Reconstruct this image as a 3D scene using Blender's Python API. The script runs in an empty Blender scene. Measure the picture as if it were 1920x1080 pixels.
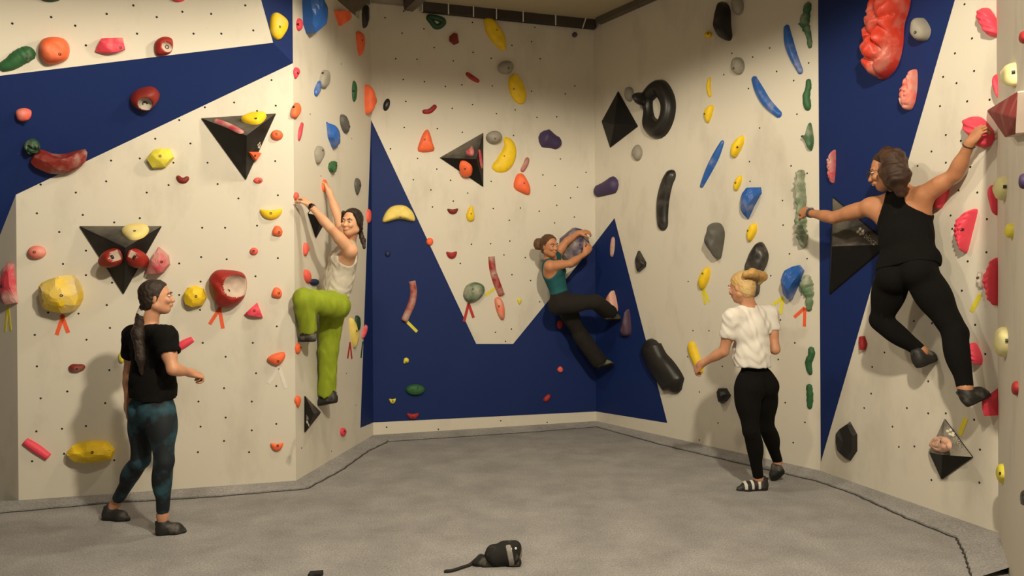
import bpy, math, random
import numpy as np
from mathutils import Vector, Matrix

C = bpy.context.scene.collection
# ------------------------------------------------------------------ camera, world, lights
F = 1350.0
cam_d = bpy.data.cameras.new('camera'); cam = bpy.data.objects.new('camera', cam_d); C.objects.link(cam)
cam_d.sensor_width = 36.0; cam_d.lens = F*36/1920; cam_d.clip_start = 0.05
RM = (Matrix.Rotation(math.radians(90-0.212), 3, 'X') @ Matrix.Rotation(math.radians(-0.35), 3, 'Z'))
cam.matrix_world = Matrix.Translation((0, 0, 1.55)) @ RM.to_4x4()
bpy.context.scene.camera = cam
sc = bpy.context.scene
sc.view_settings.view_transform = 'Standard'; sc.view_settings.look = 'None'
sc.view_settings.gamma = 1.0; sc.view_settings.use_curve_mapping = False
sc.view_settings.exposure = 0.0
w = bpy.data.worlds.new('world'); sc.world = w; w.use_nodes = True
w.node_tree.nodes['Background'].inputs[0].default_value = (1.0, 0.86, 0.66, 1)
w.node_tree.nodes['Background'].inputs[1].default_value = 0.08

def spot(loc, power, size=172, radius=0.12, col=(1, 0.88, 0.67), blend=0.15):
    l = bpy.data.lights.new('hall_lamp_light', 'SPOT'); l.energy = power; l.color = col
    l.spot_size = math.radians(size); l.spot_blend = blend; l.shadow_soft_size = radius
    o = bpy.data.objects.new('hall_lamp_light', l); o.location = loc; C.objects.link(o)
    return o
LAMPS = [((1.1, 1.2, 4.06), 1080), ((-0.35, 4.6, 3.95), 125), ((-0.9, 2.2, 3.88), 150)]
for p, e in LAMPS: spot(p, e)

# ------------------------------------------------------------------ helpers
def V(*a): return np.array(a, float)
def nrm(a): a = np.asarray(a, float); return a/np.linalg.norm(a)
RMn = np.array(RM); CAM = V(0, 0, 1.55)
def ray(px, py): return RMn @ V((px-960)/F, -(py-540)/F, -1)
def proj(P):
    q = RMn.T @ (np.asarray(P, float)-CAM); return V(960+F*q[0]/-q[2], 540-F*q[1]/-q[2])
def J(px, py, Z):
    r = ray(px, py); return CAM + r*(Z/r[1])
def on_floor(px, py, z=0.0):
    r = ray(px, py); return CAM + r*((z-CAM[2])/r[2])

def lin(c):
    return tuple(((x/12.92) if x <= 0.04045 else ((x+0.055)/1.055)**2.4) for x in [v/255 for v in c])
def tag(o, label=None, cat=None, group=None, kind=None):
    if label: o['label'] = label
    if cat: o['category'] = cat
    if group: o['group'] = group
    if kind: o['kind'] = kind
    return o
def link(name, me, mats, parent=None, loc=None):
    o = bpy.data.objects.new(name, me); C.objects.link(o)
    for m in (mats if isinstance(mats, (list, tuple)) else [mats]):
        if m is not None: me.materials.append(m)
    if parent is not None:
        o.parent = parent
    if loc is not None: o.location = Vector(loc)
    return o
def empty(name, loc, label=None, cat=None, group=None):
    o = bpy.data.objects.new(name, None); o.empty_display_size = 0.1; o.location = Vector(loc); C.objects.link(o)
    return tag(o, label, cat, group)
def mesh(verts, faces, smooth=False, mi=None, origin=None, name='m'):
    verts = np.asarray(verts, float)
    if origin is not None: verts = verts-np.asarray(origin)
    me = bpy.data.meshes.new(name); me.from_pydata(verts.tolist(), [], [tuple(int(i) for i in f) for f in faces])
    if smooth: me.polygons.foreach_set('use_smooth', [True]*len(me.polygons))
    if mi is not None: me.polygons.foreach_set('material_index', [int(i) for i in mi])
    me.update(); return me
def pobj(name, verts, faces, mats, parent=None, smooth=False, mi=None, origin=None):
    """world-space verts; origin = object origin; child of an empty keeps world placement"""
    verts = np.asarray(verts, float)
    if parent is not None:
        po = np.array(parent.location)
        me = mesh(verts, faces, smooth, mi, po, name); return link(name, me, mats, parent)
    if origin is None: origin = verts.mean(0)
    me = mesh(verts, faces, smooth, mi, origin, name); return link(name, me, mats, None, origin)
def box_between(a, b, wdt, hgt, up=(0, 0, 1)):
    a = V(*a); b = V(*b); d = nrm(b-a); s = nrm(np.cross(d, V(*up))); u = np.cross(s, d)
    vs = [p+s*i*wdt/2+u*j*hgt/2 for p in (a, b) for i, j in ((-1, -1), (1, -1), (1, 1), (-1, 1))]
    return np.array(vs), [(0, 1, 2, 3), (7, 6, 5, 4), (0, 4, 5, 1), (1, 5, 6, 2), (2, 6, 7, 3), (3, 7, 4, 0)]
def merge(parts):
    vs, fs, n = [], [], 0
    for v, f in parts:
        vs.append(np.asarray(v)); fs += [tuple(i+n for i in q) for q in f]; n += len(v)
    return np.vstack(vs), fs

# ------------------------------------------------------------------ materials
MATS = {}
def mat(name, rgb, rough=0.6, chalk=0.0, scale=9.0, bump=0.0, bscale=60.0, var=0.08, spec=0.4, dark=0.0, chalkcol=(205, 196, 180)):
    if name in MATS: return MATS[name]
    m = bpy.data.materials.new(name); m.use_nodes = True; nt = m.node_tree; N = nt.nodes; L = nt.links
    b = N['Principled BSDF']; b.inputs['Roughness'].default_value = rough
    b.inputs['Specular IOR Level'].default_value = spec
    c = lin(rgb)
    tc = N.new('ShaderNodeTexCoord'); oi = N.new('ShaderNodeObjectInfo')
    add = N.new('ShaderNodeVectorMath'); add.operation = 'MULTIPLY_ADD'
    L.new(oi.outputs['Random'], add.inputs[0]); add.inputs[1].default_value = (17, 31, 23); L.new(tc.outputs['Object'], add.inputs[2])
    n1 = N.new('ShaderNodeTexNoise'); n1.inputs['Scale'].default_value = scale; n1.inputs['Detail'].default_value = 5
    L.new(add.outputs[0], n1.inputs['Vector'])
    r1 = N.new('ShaderNodeMapRange'); r1.inputs[1].default_value = 0.3; r1.inputs[2].default_value = 0.7
    r1.inputs[3].default_value = 1-var; r1.inputs[4].default_value = 1+var
    L.new(n1.outputs['Fac'], r1.inputs[0])
    mul = N.new('ShaderNodeVectorMath'); mul.operation = 'SCALE'; mul.inputs[0].default_value = c; L.new(r1.outputs[0], mul.inputs['Scale'])
    out = mul.outputs[0]
    if chalk > 0:
        n2 = N.new('ShaderNodeTexNoise'); n2.inputs['Scale'].default_value = scale*0.6; n2.inputs['Detail'].default_value = 5; n2.inputs['Roughness'].default_value = 0.55
        a2 = N.new('ShaderNodeVectorMath'); a2.operation = 'ADD'; a2.inputs[1].default_value = (5, 9, 3); L.new(add.outputs[0], a2.inputs[0]); L.new(a2.outputs[0], n2.inputs['Vector'])
        r2 = N.new('ShaderNodeMapRange'); r2.inputs[1].default_value = 0.60-0.30*chalk; r2.inputs[2].default_value = 1.04-0.30*chalk
        r2.inputs[3].default_value = 0; r2.inputs[4].default_value = min(0.95, 0.5+0.5*chalk)
        L.new(n2.outputs['Fac'], r2.inputs[0])
        mx = N.new('ShaderNodeMix'); mx.data_type = 'RGBA'; L.new(r2.outputs[0], mx.inputs[0]); L.new(out, mx.inputs[6]); mx.inputs[7].default_value = (*lin(chalkcol), 1)
        out = mx.outputs[2]
    L.new(out, b.inputs['Base Color'])
    if bump > 0:
        n3 = N.new('ShaderNodeTexNoise'); n3.inputs['Scale'].default_value = bscale; n3.inputs['Detail'].default_value = 4
        L.new(tc.outputs['Object'], n3.inputs['Vector'])
        bp = N.new('ShaderNodeBump'); bp.inputs['Strength'].default_value = bump; bp.inputs['Distance'].default_value = 0.004
        L.new(n3.outputs['Fac'], bp.inputs['Height']); L.new(bp.outputs[0], b.inputs['Normal'])
    MATS[name] = m; return m

def wall_mat(name, rgb, stain=(120, 108, 88), amt=0.35, rough=0.6):
    m = bpy.data.materials.new(name); m.use_nodes = True; nt = m.node_tree; N = nt.nodes; L = nt.links
    b = N['Principled BSDF']; b.inputs['Roughness'].default_value = rough; b.inputs['Specular IOR Level'].default_value = 0.3
    tc = N.new('ShaderNodeTexCoord')
    mp = N.new('ShaderNodeMapping'); mp.inputs['Scale'].default_value = (1, 1, 0.45); L.new(tc.outputs['Object'], mp.inputs[0])
    n1 = N.new('ShaderNodeTexNoise'); n1.inputs['Scale'].default_value = 2.2; n1.inputs['Detail'].default_value = 9; n1.inputs['Roughness'].default_value = 0.62
    L.new(mp.outputs[0], n1.inputs['Vector'])
    r1 = N.new('ShaderNodeMapRange'); r1.inputs[1].default_value = 0.52; r1.inputs[2].default_value = 0.8; r1.inputs[3].default_value = 0; r1.inputs[4].default_value = amt
    L.new(n1.outputs['Fac'], r1.inputs[0])
    n2 = N.new('ShaderNodeTexNoise'); n2.inputs['Scale'].default_value = 11; n2.inputs['Detail'].default_value = 8; n2.inputs['Roughness'].default_value = 0.8
    L.new(tc.outputs['Object'], n2.inputs['Vector'])
    r2 = N.new('ShaderNodeMapRange'); r2.inputs[1].default_value = 0.64; r2.inputs[2].default_value = 0.76; r2.inputs[3].default_value = 0; r2.inputs[4].default_value = amt*0.8
    L.new(n2.outputs['Fac'], r2.inputs[0])
    mxf = N.new('ShaderNodeMath'); mxf.operation = 'MAXIMUM'; L.new(r1.outputs[0], mxf.inputs[0]); L.new(r2.outputs[0], mxf.inputs[1])
    mx = N.new('ShaderNodeMix'); mx.data_type = 'RGBA'; L.new(mxf.outputs[0], mx.inputs[0])
    mx.inputs[6].default_value = (*lin(rgb), 1); mx.inputs[7].default_value = (*lin(stain), 1)
    L.new(mx.outputs[2], b.inputs['Base Color'])
    n3 = N.new('ShaderNodeTexNoise'); n3.inputs['Scale'].default_value = 220; L.new(tc.outputs['Object'], n3.inputs['Vector'])
    bp = N.new('ShaderNodeBump'); bp.inputs['Strength'].default_value = 0.12; bp.inputs['Distance'].default_value = 0.002
    L.new(n3.outputs['Fac'], bp.inputs['Height']); L.new(bp.outputs[0], b.inputs['Normal'])
    return m
M_WALL = wall_mat('textured_cream_paint', (212, 205, 190))
M_BLUE = wall_mat('blue_paint', (9, 35, 92), (44, 60, 104), 0.12, 0.7)
M_CEIL = wall_mat('ceiling_board', (178, 168, 140), amt=0.15)
M_HOLE = mat('dark_bolt_hole', (34, 30, 26), 0.9)
M_BOLT = mat('dark_steel_bolt', (40, 36, 33), 0.5)

def carpet():
    m = bpy.data.materials.new('grey_carpet'); m.use_nodes = True; nt = m.node_tree; N = nt.nodes; L = nt.links
    b = N['Principled BSDF']; b.inputs['Roughness'].default_value = 0.97; b.inputs['Specular IOR Level'].default_value = 0.1
    tc = N.new('ShaderNodeTexCoord')
    def noise(s, d, r=0.6):
        n = N.new('ShaderNodeTexNoise'); n.inputs['Scale'].default_value = s; n.inputs['Detail'].default_value = d; n.inputs['Roughness'].default_value = r
        L.new(tc.outputs['Object'], n.inputs['Vector']); return n.outputs['Fac']
    a = noise(95, 5, 0.8); c = noise(3.2, 5, .6)
    ra = N.new('ShaderNodeMapRange'); ra.inputs[1].default_value = .3; ra.inputs[2].default_value = .7; ra.inputs[3].default_value = .52; ra.inputs[4].default_value = 1.48; L.new(a, ra.inputs[0])
    rc = N.new('ShaderNodeMapRange'); rc.inputs[1].default_value = .32; rc.inputs[2].default_value = .68; rc.inputs[3].default_value = .82; rc.inputs[4].default_value = 1.12; L.new(c, rc.inputs[0])
    mm = N.new('ShaderNodeMath'); mm.operation = 'MULTIPLY'; L.new(ra.outputs[0], mm.inputs[0]); L.new(rc.outputs[0], mm.inputs[1])
    s = N.new('ShaderNodeVectorMath'); s.operation = 'SCALE'; s.inputs[0].default_value = lin((152, 149, 147)); L.new(mm.outputs[0], s.inputs['Scale'])
    L.new(s.outputs[0], b.inputs['Base Color'])
    bp = N.new('ShaderNodeBump'); bp.inputs['Strength'].default_value = 0.6; bp.inputs['Distance'].default_value = 0.006
    L.new(a, bp.inputs['Height']); L.new(bp.outputs[0], b.inputs['Normal'])
    return m
M_CARPET = carpet(); M_SEAM = mat('dark_carpet_seam', (52, 48, 44), 0.95)
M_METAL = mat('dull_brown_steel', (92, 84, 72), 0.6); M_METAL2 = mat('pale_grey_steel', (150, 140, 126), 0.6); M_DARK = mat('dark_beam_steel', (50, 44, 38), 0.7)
M_DUCT = mat('tan_duct', (176, 158, 128), 0.6); M_TIE = mat('white_tie', (210, 205, 195), 0.6)

# ------------------------------------------------------------------ planes
class Plane:
    def __init__(s, o, n, vert=True):
        s.o = np.asarray(o, float); s.n = nrm(n)
        if np.dot(s.n, CAM-s.o) < 0: s.n = -s.n
        up = V(0, 0, 1); s.v = nrm(up-s.n*np.dot(up, s.n)); s.u = np.cross(s.v, s.n)
    def hit(s, px, py, h=0.0):
        r = ray(px, py); t = np.dot(s.o+s.n*h-CAM, s.n)/np.dot(r, s.n); return CAM+r*t
    def uv(s, P): d = np.asarray(P)-s.o; return V(np.dot(d, s.u), np.dot(d, s.v))
    def at(s, u, v, h=0.0): return s.o+s.u*u+s.v*v+s.n*h
def plane3(a, b, c): return Plane(a, np.cross(b-a, c-a))
c1 = on_floor(35, 950); c2 = on_floor(555, 912); c3 = on_floor(700, 824); c4 = on_floor(1118, 797); c5 = on_floor(1538, 893); c6 = on_floor(1872, 1013)
c0 = on_floor(-10, 940); c0 = c1+nrm(c0-c1)*3.0
c7 = on_floor(1892, 1080); c7 = c6+nrm(c7-c6)*4.0
def vp(a, b): return Plane(a, np.cross(b-a, V(0, 0, 1)))
PL = {'0': vp(c0, c1), '1': vp(c1, c2), '2': vp(c2, c3), '3': vp(c3, c4), '4': vp(c4, c5), '5': vp(c5, c6), '6': vp(c6, c7)}
H0 = 5.2
L0 = PL['1'].hit(35, 365); L1 = PL['1'].hit(542, 118)
L0 = V(c1[0], c1[1], L0[2]); L1 = V(c2[0], c2[1], L1[2])
PL['A'] = plane3(L0, L1, PL['0'].hit(0, 400))
PL['A'] = Plane(L0, PL['A'].n*0.5+PL['1'].n*0.5)
U0 = PL['A'].hit(0, 142); U1 = PL['A'].hit(512, 80)
top2 = V(c2[0], c2[1], 4.9)
PL['C'] = plane3(L1, top2, U1)
PL['B'] = plane3(U0, U1, PL['C'].hit(488, -5))
for k in 'AB': print('PLANE', k, PL[k].n)
print('corners', c1, c2, c3, c4, c5, c6)

def panel(name, pts, m, thick=0.04, kind=True):
    pts = [np.asarray(p) for p in pts]; n = nrm(np.cross(pts[1]-pts[0], pts[2]-pts[0]))
    if np.dot(n, CAM-pts[0]) < 0: n = -n
    k = len(pts); vs = pts+[p-n*thick for p in pts]
    fs = [tuple(range(k)), tuple(range(2*k-1, k-1, -1))]+[(i, i+k, (i+1) % k+k, (i+1) % k) for i in range(k)]
    o = pobj(name, vs, fs, m, origin=pts[0]); o['kind'] = 'structure'; return o
def up(p, z): return V(p[0], p[1], z)
WALLS = {}
ZB = -0.05
P0e = up(c0, 0)
# wall 0: below facet A's line, extended left
lineA0 = PL['0'].hit(-120, 520)
a0 = PL['0']; dA = nrm(np.cross(PL['A'].n, a0.n)); dA = dA if dA[0] < 0 else -dA
farA = L0+dA*3.3; farA = L0+dA*min(3.3, abs((L0[2]-0.3)/(dA[2] if abs(dA[2]) > 1e-6 else 1e-6)))
q0 = c1+nrm(c0-c1)*np.linalg.norm((farA-L0)[:2])
WALLS['0'] = panel('wall_left', [up(q0, ZB), up(c1, ZB), L0, farA], M_WALL)
WALLS['1'] = panel('wall_front_left', [up(c1, ZB), up(c2, ZB), L1, L0], M_WALL)
WALLS['A'] = panel('wall_overhang_lower', [farA, L0, L1, U1, U0+(U0-U1)*0.25], M_BLUE)
UL = U0+(U0-U1)*0.25
Ct = PL['C'].hit(480, -30); Bt = PL['B'].hit(-130, -30)
WALLS['B'] = panel('wall_overhang_upper', [UL, U1, PL['C'].hit(484, -20), PL['B'].hit(-200, -20)], M_WALL)
WALLS['C'] = panel('wall_overhang_corner', [U1, L1, up(c2, L1[2]+0.9), PL['C'].hit(484, -20)], M_BLUE)
p2 = PL['2']
t2 = [p2.hit(600, -30), p2.hit(632, 0), p2.hit(673, 36), p2.hit(674.5, 21), p2.hit(695, 7)]
WALLS['2'] = panel('wall_side_left', [up(c2, ZB), up(c3, ZB), up(c3, t2[4][2])]+t2[::-1]+[up(c2, t2[0][2])], M_WALL)
ZC = PL['3'].hit(1114, 47)[2]; print('ceiling z', ZC)
WALLS['3'] = panel('wall_back', [up(c3, ZB), up(c4, ZB), up(c4, ZC+.1), up(c3, ZC+.1)], M_WALL)
WALLS['4'] = panel('wall_side_right', [up(c4, ZB), up(c5, ZB), up(c5, H0), up(c4, H0)], M_WALL)
WALLS['5'] = panel('wall_right', [up(c5, ZB), up(c6, ZB), up(c6, H0), up(c5, H0)], M_WALL)
WALLS['6'] = panel('wall_right_near', [up(c6, ZB), up(c7, ZB), up(c7, H0), up(c6, H0)], M_WALL)

def paint(key, name, pxs, m=M_BLUE, h=0.0015):
    p = PL[key]; pts = [p.hit(x, y, h) if not hasattr(x, '__len__') else x+p.n*h for x, y in pxs]
    wo = WALLS[key]; k = len(pts); vs = [q for q in pts]+[q-p.n*h for q in pts]
    fs = [tuple(range(k))]+[(i, i+k, (i+1) % k+k, (i+1) % k) for i in range(k)]
    me = mesh(vs, fs, origin=np.array(wo.location)); o = link(name, me, m, wo); return o
paint('2', 'blue_stripe', [(V(c3[0], c3[1], PL['3'].hit(695.5, 225)[2]), 0), (676, 802), (V(c3[0], c3[1], PL['3'].hit(699.5, 792)[2]), 0)])
def on_corner(c, key, px, py): q = PL[key].hit(px, py); return V(c[0], c[1], q[2])
paint('3', 'blue_field', [(on_corner(c3, '3', 695.5, 225), 0), (893, 645), (962, 645), (on_corner(c4, '3', 1116, 456), 0), (on_corner(c4, '3', 1117.5, 771.5), 0), (on_corner(c3, '3', 699.5, 792), 0)])
paint('4', 'blue_peak', [(on_corner(c4, '4', 1116.5, 456), 0), (1152, 409), (1251, 793), (on_corner(c4, '4', 1118, 771.5), 0)])
paint('5', 'blue_stripe', [(1533.5, -60), (1808, -60), (1790, 0), (1539, 866)])

# bolt holes
def holes(key, pts, r=0.0062):
    p = PL[key]; parts = []
    for x, y in pts:
        c = p.hit(x, y, 0.002); ring = [c+p.u*math.cos(a)*r+p.v*math.sin(a)*r for a in np.arange(8)*math.pi/4]
        rin = [c-p.n*0.002+p.u*math.cos(a)*r*1.25+p.v*math.sin(a)*r*1.25 for a in np.arange(8)*math.pi/4]
        parts.append((ring+rin, [tuple(range(8))]+[(i, i+8, (i+1) % 8+8, (i+1) % 8) for i in range(8)]))
    v, f = merge(parts); wo = WALLS[key]
    o = link('bolt_holes', mesh(v, f, origin=np.array(wo.location)), M_HOLE, wo); o['kind'] = 'stuff'
holes('B', [(23,44),(96,32),(141,48),(200,26),(250,10),(161,85),(257,63),(294,32),(342,22),(396,26),(363,63),(415,63),(475,57),(460,10)])
holes('1', [(291,260),(357,269),(262,297),(325,305),(208,301),(199,340),(316,347),(389,305),(336,225),(384,201),(439,192),(509,150),(482,208),(517,198),(516,302),(408,345),(275,361),(76,346),
 (142,361),(69,400),(155,403),(262,409),(111,435),(214,417),(118,495),(161,470),(161,516),(210,530),(336,494),(379,427),(422,427),(447,372),(377,482),(425,486),(376,528),(336,553),(375,581),
 (200,572),(206,615),(147,588),(162,637),(65,628),(69,687),(205,694),(332,623),(380,643),(474,643),(423,669),(480,700),(521,366),(521,484),(479,518),(519,612),(126,734),(76,747),(197,756),
 (68,809),(116,804),(161,799),(120,851),(60,865),(214,863),(273,864),(420,728),(372,753),(423,783),(376,800),(420,827),(371,848),(472,753),(518,795),(472,807),(518,724),(467,848),(90,586),(482,423)])
holes('3', [(722,33),(754,62),(757,21),(795,54),(844,25),(814,89),(742,110),(782,111),(850,114),(886,42),(887,98),(921,109),(960,85),(997,78),(1003,51),(756,149),(796,153),(835,162),(866,159),(923,161),
 (997,171),(1013,110),(1078,161),(1060,176),(761,190),(848,203),(886,196),(931,213),(966,206),(1007,220),(1044,219),(758,239),(820,241),(867,248),(963,254),(732,279),(783,297),(819,317),(845,338),(921,340),
 (775,337),(808,356),(1051,298),(1018,328),(1099,323),(1083,351),(1041,348),(811,388),(850,377),(877,362),(925,391),(976,390),(1011,396),(1044,385),(1070,371),(1077,407),(955,413),(1040,418),(884,458),(920,457),
 (956,452),(945,478),(863,494),(960,515),(985,483),(995,526),(1012,566),(929,623),(959,617),(948,640),(725,801),(822,805),(860,809),(939,789),(1026,792),(1061,796)], 0.0065)
holes('4', [(1443,90),(1411,107),(1456,134),(1516,118),(1488,151),(1424,240),(1494,214),(1405,303),(1483,311),(1406,340),(1513,325),(1467,376),(1468,422),(1480,476),(1513,485),(1445,517),(1290,528),(1463,600),
 (1490,643),(1459,674),(1329,620),(1289,669),(1354,687),(1311,735),(1346,793),(1311,825),(1472,755),(1509,792),(1487,830),(1501,883),(1372,100),(1357,140),(1403,166),(1299,620)], 0.006)
holes('5', [(1808,8),(1822,72),(1790,100),(1826,133),(1768,144),(1793,156),(1813,190),(1762,199),(1773,253),(1801,264),(1746,284),(1720,311),(1855,187),(1773,305),(1819,313),(1797,357),(1832,361),(1782,404),
 (1850,411),(1785,429),(1849,473),(1814,490),(1803,545),(1713,602),(1747,606),(1828,609),(1680,641),(1847,664),(1740,715),(1773,775),(1826,787),(1714,837),(1746,900),(1836,905),(1837,843),
 (1740,775),(1700,765),(1673,800),(1633,738),(1620,765),(1658,661),(1635,688),(1685,838)], 0.006)
holes('2', [(582,214),(640,120),(660,260),(602,330),(650,700),(668,760),(610,690),(622,846),(566,840)], 0.005)

# floor
me_f = [(-7, -2.5), (7, -2.5), (7, 9), (-7, 9)]
floor = pobj('floor', [(x, y, 0) for x, y in me_f]+[(x, y, -0.1) for x, y in me_f], [(0, 1, 2, 3), (7, 6, 5, 4), (0, 4, 5, 1), (1, 5, 6, 2), (2, 6, 7, 3), (3, 7, 4, 0)], M_CARPET, origin=(0, 0, 0)); floor['kind'] = 'structure'
def border(wl, seam):
    A = [on_floor(*p) for p in wl]; B = [on_floor(*p) for p in seam]
    n = 24
    def samp(P, t):
        d = np.cumsum([0]+[np.linalg.norm(P[i+1]-P[i]) for i in range(len(P)-1)]); d = d/d[-1]
        return np.array([np.interp(t, d, [p[i] for p in P]) for i in range(3)])
    vs, fs, sv, sf = [], [], [], []
    for i in range(n+1):
        t = i/n; a = samp(A, t)+V(0, 0, 0.045); b = samp(B, t); k = nrm(b-samp(A, t)); j = math.sin(i*2.3)*0.006
        b = b+k*j
        vs += [a, b+V(0, 0, .014), b+V(0, 0, 0)]
        sv += [b+V(0, 0, .003)+k*(.012+.004*math.sin(i*3.1)), b+V(0, 0, .0035)]
        if i:
            q = 3*(i-1); fs += [(q, q+1, q+4, q+3), (q+1, q+2, q+5, q+4)]; q = 2*(i-1); sf += [(q, q+1, q+3, q+2)]
    e = pobj('carpet_edge_strip', vs, fs, M_CARPET, floor); s = pobj('carpet_seam', sv, sf, M_SEAM, floor)
border([(-40, 952), (35, 950), (555, 912)], [(-40, 966), (60, 957), (200, 944), (400, 932), (575, 917)])
border([(555, 912), (700, 824)], [(575, 917), (640, 882), (690, 846), (728, 828)])
border([(700, 824), (1118, 797)], [(728, 828), (850, 820), (1000, 810), (1118, 800.5)])
border([(1118, 797), (1538, 893)], [(1118, 800.5), (1240, 834), (1400, 872), (1530, 902)])
border([(1538, 893), (1872, 1013)], [(1530, 902), (1600, 926), (1700, 972), (1795, 1010)])
border([(1872, 1013), (1892, 1080)], [(1795, 1010), (1810, 1040), (1825, 1090)])

# ceiling and roof steel
cz = ZC+0.03
ceil_pts = [(-8, -2.5), (8, -2.5), (8, 10), (-8, 10)]
ce = pobj('ceiling', [(x, y, 5.3) for x, y in ceil_pts]+[(x, y, 5.4) for x, y in ceil_pts], [(0, 1, 2, 3), (7, 6, 5, 4), (0, 4, 5, 1), (1, 5, 6, 2), (2, 6, 7, 3), (3, 7, 4, 0)], M_CEIL, origin=(0, 0, 5.3)); ce['kind'] = 'structure'
# lower ceiling board that meets the back wall
cc = [up(c3+nrm(c4-c3)*0.35, cz), up(c4, cz), up(c5, cz), J(1400, -100, 5.2)*V(1, 1, 0)+V(0, 0, cz), V(-.3, 5.4, cz)]
k = len(cc)
lc = pobj('ceiling', cc+[p+V(0, 0, .05) for p in cc], [tuple(range(k)), tuple(range(2*k-1, k-1, -1))]+[(i, i+k, (i+1) % k+k, (i+1) % k) for i in range(k)], M_CEIL, origin=cc[0]); lc['kind'] = 'structure'
P3 = PL['3']; P4 = PL['4']
def beam(name, a, b, wd, hg, m, label, parts=None):
    v, f = box_between(a, b, wd, hg); e = pobj(name, v, f, m); tag(e, label, 'beam'); return e
ra = P3.hit(792, 16, 0.05); rb = P3.hit(1116, 46, 0.05)
ra = V(ra[0], ra[1], ZC+0.0); rb = V(rb[0], rb[1], ZC+0.0)
tray = beam('roof_beam', ra, rb, 0.07, 0.12, M_DARK, 'dark steel rail with white ties along the top of the back wall')
for x in (792, 841, 888, 931, 981, 1042, 1101):
    y0 = 12+(x-792)*30/320
    a = P3.hit(x, y0+12, 0.1); a = V(a[0], a[1], ZC+0.07); b = a-V(0, 0, 0.15)
    if x == 1101: b = b-V(0.05, 0, 0)
    v, f = box_between(a, b, 0.012, 0.012, (0, 1, 0))
    po = np.array(tray.location); link('cable_tie', mesh(v, f, origin=po), M_TIE, tray)
la = P3.hit(697, 2, 0.03); lb = P3.hit(759, 9, 0.03)
zz = P3.hit(728, 6)[2]
beam('roof_beam', V(la[0], la[1], zz+.02), V(lb[0], lb[1], zz+.02), 0.05, 0.075, M_METAL2, 'pale grey steel beam over the left end of the back wall')
a = P4.hit(1122, 45, 0.04); b = P4.hit(1300, -30, 0.04)
beam('roof_beam', V(a[0], a[1], ZC+.0), V(b[0], b[1], ZC+.0), 0.08, 0.06, M_METAL, 'brown steel beam above the right side wall')
a = J(766, 12, 7.2); b = J(812, -30, 6.3)
beam('roof_beam', a, b, 0.09, 0.09, M_METAL, 'brown diagonal steel strut hanging over the back wall')
a = J(762, 14, 7.25); b = J(762, -40, 7.25)
beam('roof_beam', a, b, 0.05, 0.05, M_DARK, 'short dark upright steel post above the back wall')
# tan duct seen through the notch over wall 2
a = J(655, 30, 8.0); b = J(716, -30, 7.3)
beam('roof_beam', a, b, 0.20, 0.26, M_DUCT, 'broad tan beam crossing behind the top of the narrow left wall')
a = J(625, 8, 8.3); b = J(668, -30, 8.0)
beam('roof_beam', a, b, 0.10, 0.12, M_DUCT, 'slim tan beam above the narrow left wall')
a = J(625, 10, 9.2); b = J(720, 10, 9.2)  # dark backing, not a beam: its colour stands in for the gap's shade
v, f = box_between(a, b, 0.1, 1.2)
tag(pobj('roof_beam', v, f, M_DARK), 'dark backing sheet added for the shaded gap behind the tan beams', 'panel')
# ------------------------------------------------------------------ climbing holds
COL = {  # rgb, roughness, chalk
 'red': (150, 34, 26), 'crimson': (158, 40, 42), 'darkred': (120, 34, 26), 'orange': (242, 108, 62), 'coral': (226, 96, 82), 'pink': (228, 70, 90), 'rose': (190, 62, 76),
 'yellow': (236, 198, 34), 'lemon': (222, 208, 72), 'cream': (216, 208, 150), 'pale': (232, 208, 110), 'blue': (42, 92, 168), 'navy': (26, 40, 70), 'green': (44, 92, 54), 'darkgreen': (34, 70, 46), 'sage': (92, 120, 84),
 'grey': (148, 142, 130), 'slate': (84, 82, 78), 'black': (34, 32, 30), 'purple': (66, 52, 88), 'white': (206, 196, 182), 'plum': (84, 62, 80)}
def hm(col, chalk=0):
    rough = .35 if col in ('black', 'blue') else .55
    return mat('%s_resin%s' % (col, ['', '_dusty', '_chalked', '_heavily_chalked'][chalk]), COL[col], rough, [0.0, 0.35, 0.75, 1.15][chalk], 14, 0.15, 180, chalkcol=(112, 106, 98) if col in ('black', 'slate') else (205, 196, 180))
M_CHALK = mat('white_chalk', (196, 176, 160), .9, .5, 18, .2, chalkcol=(150, 110, 98))
def catmull(P, sub=5, closed=True):
    P = np.asarray(P, float); n = len(P); out = []
    rng = range(n if closed else n-1)
    for i in rng:
        if closed: a, b, c, d = P[i-1], P[i], P[(i+1) % n], P[(i+2) % n]
        else: a, b, c, d = P[max(i-1, 0)], P[i], P[i+1], P[min(i+2, n-1)]
        for j in range(sub):
            t = j/sub
            out.append(0.5*((2*b)+(-a+c)*t+(2*a-5*b+4*c-d)*t*t+(-a+3*b-3*c+d)*t**3))
    if not closed: out.append(P[-1])
    return np.array(out)
def linear(P, sub):
    n = len(P); return np.array([P[i]+(P[(i+1) % n]-P[i])*j/sub for i in range(n) for j in range(sub)])
def adjust(p, pts, h):
    """footprint of a hold whose outline, once it stands h off the wall, covers these pixels"""
    pts = np.asarray(pts, float); c = pts.mean(0); P = p.hit(*c)
    dx = proj(P+p.n*h*0.8)-proj(P); w = pts.max(0)-pts.min(0)
    d = np.clip(dx, -w*0.55, w*0.55)
    s = (w-np.abs(d)*0.9)/w
    return (pts-c)*s+c-d*0.45
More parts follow.
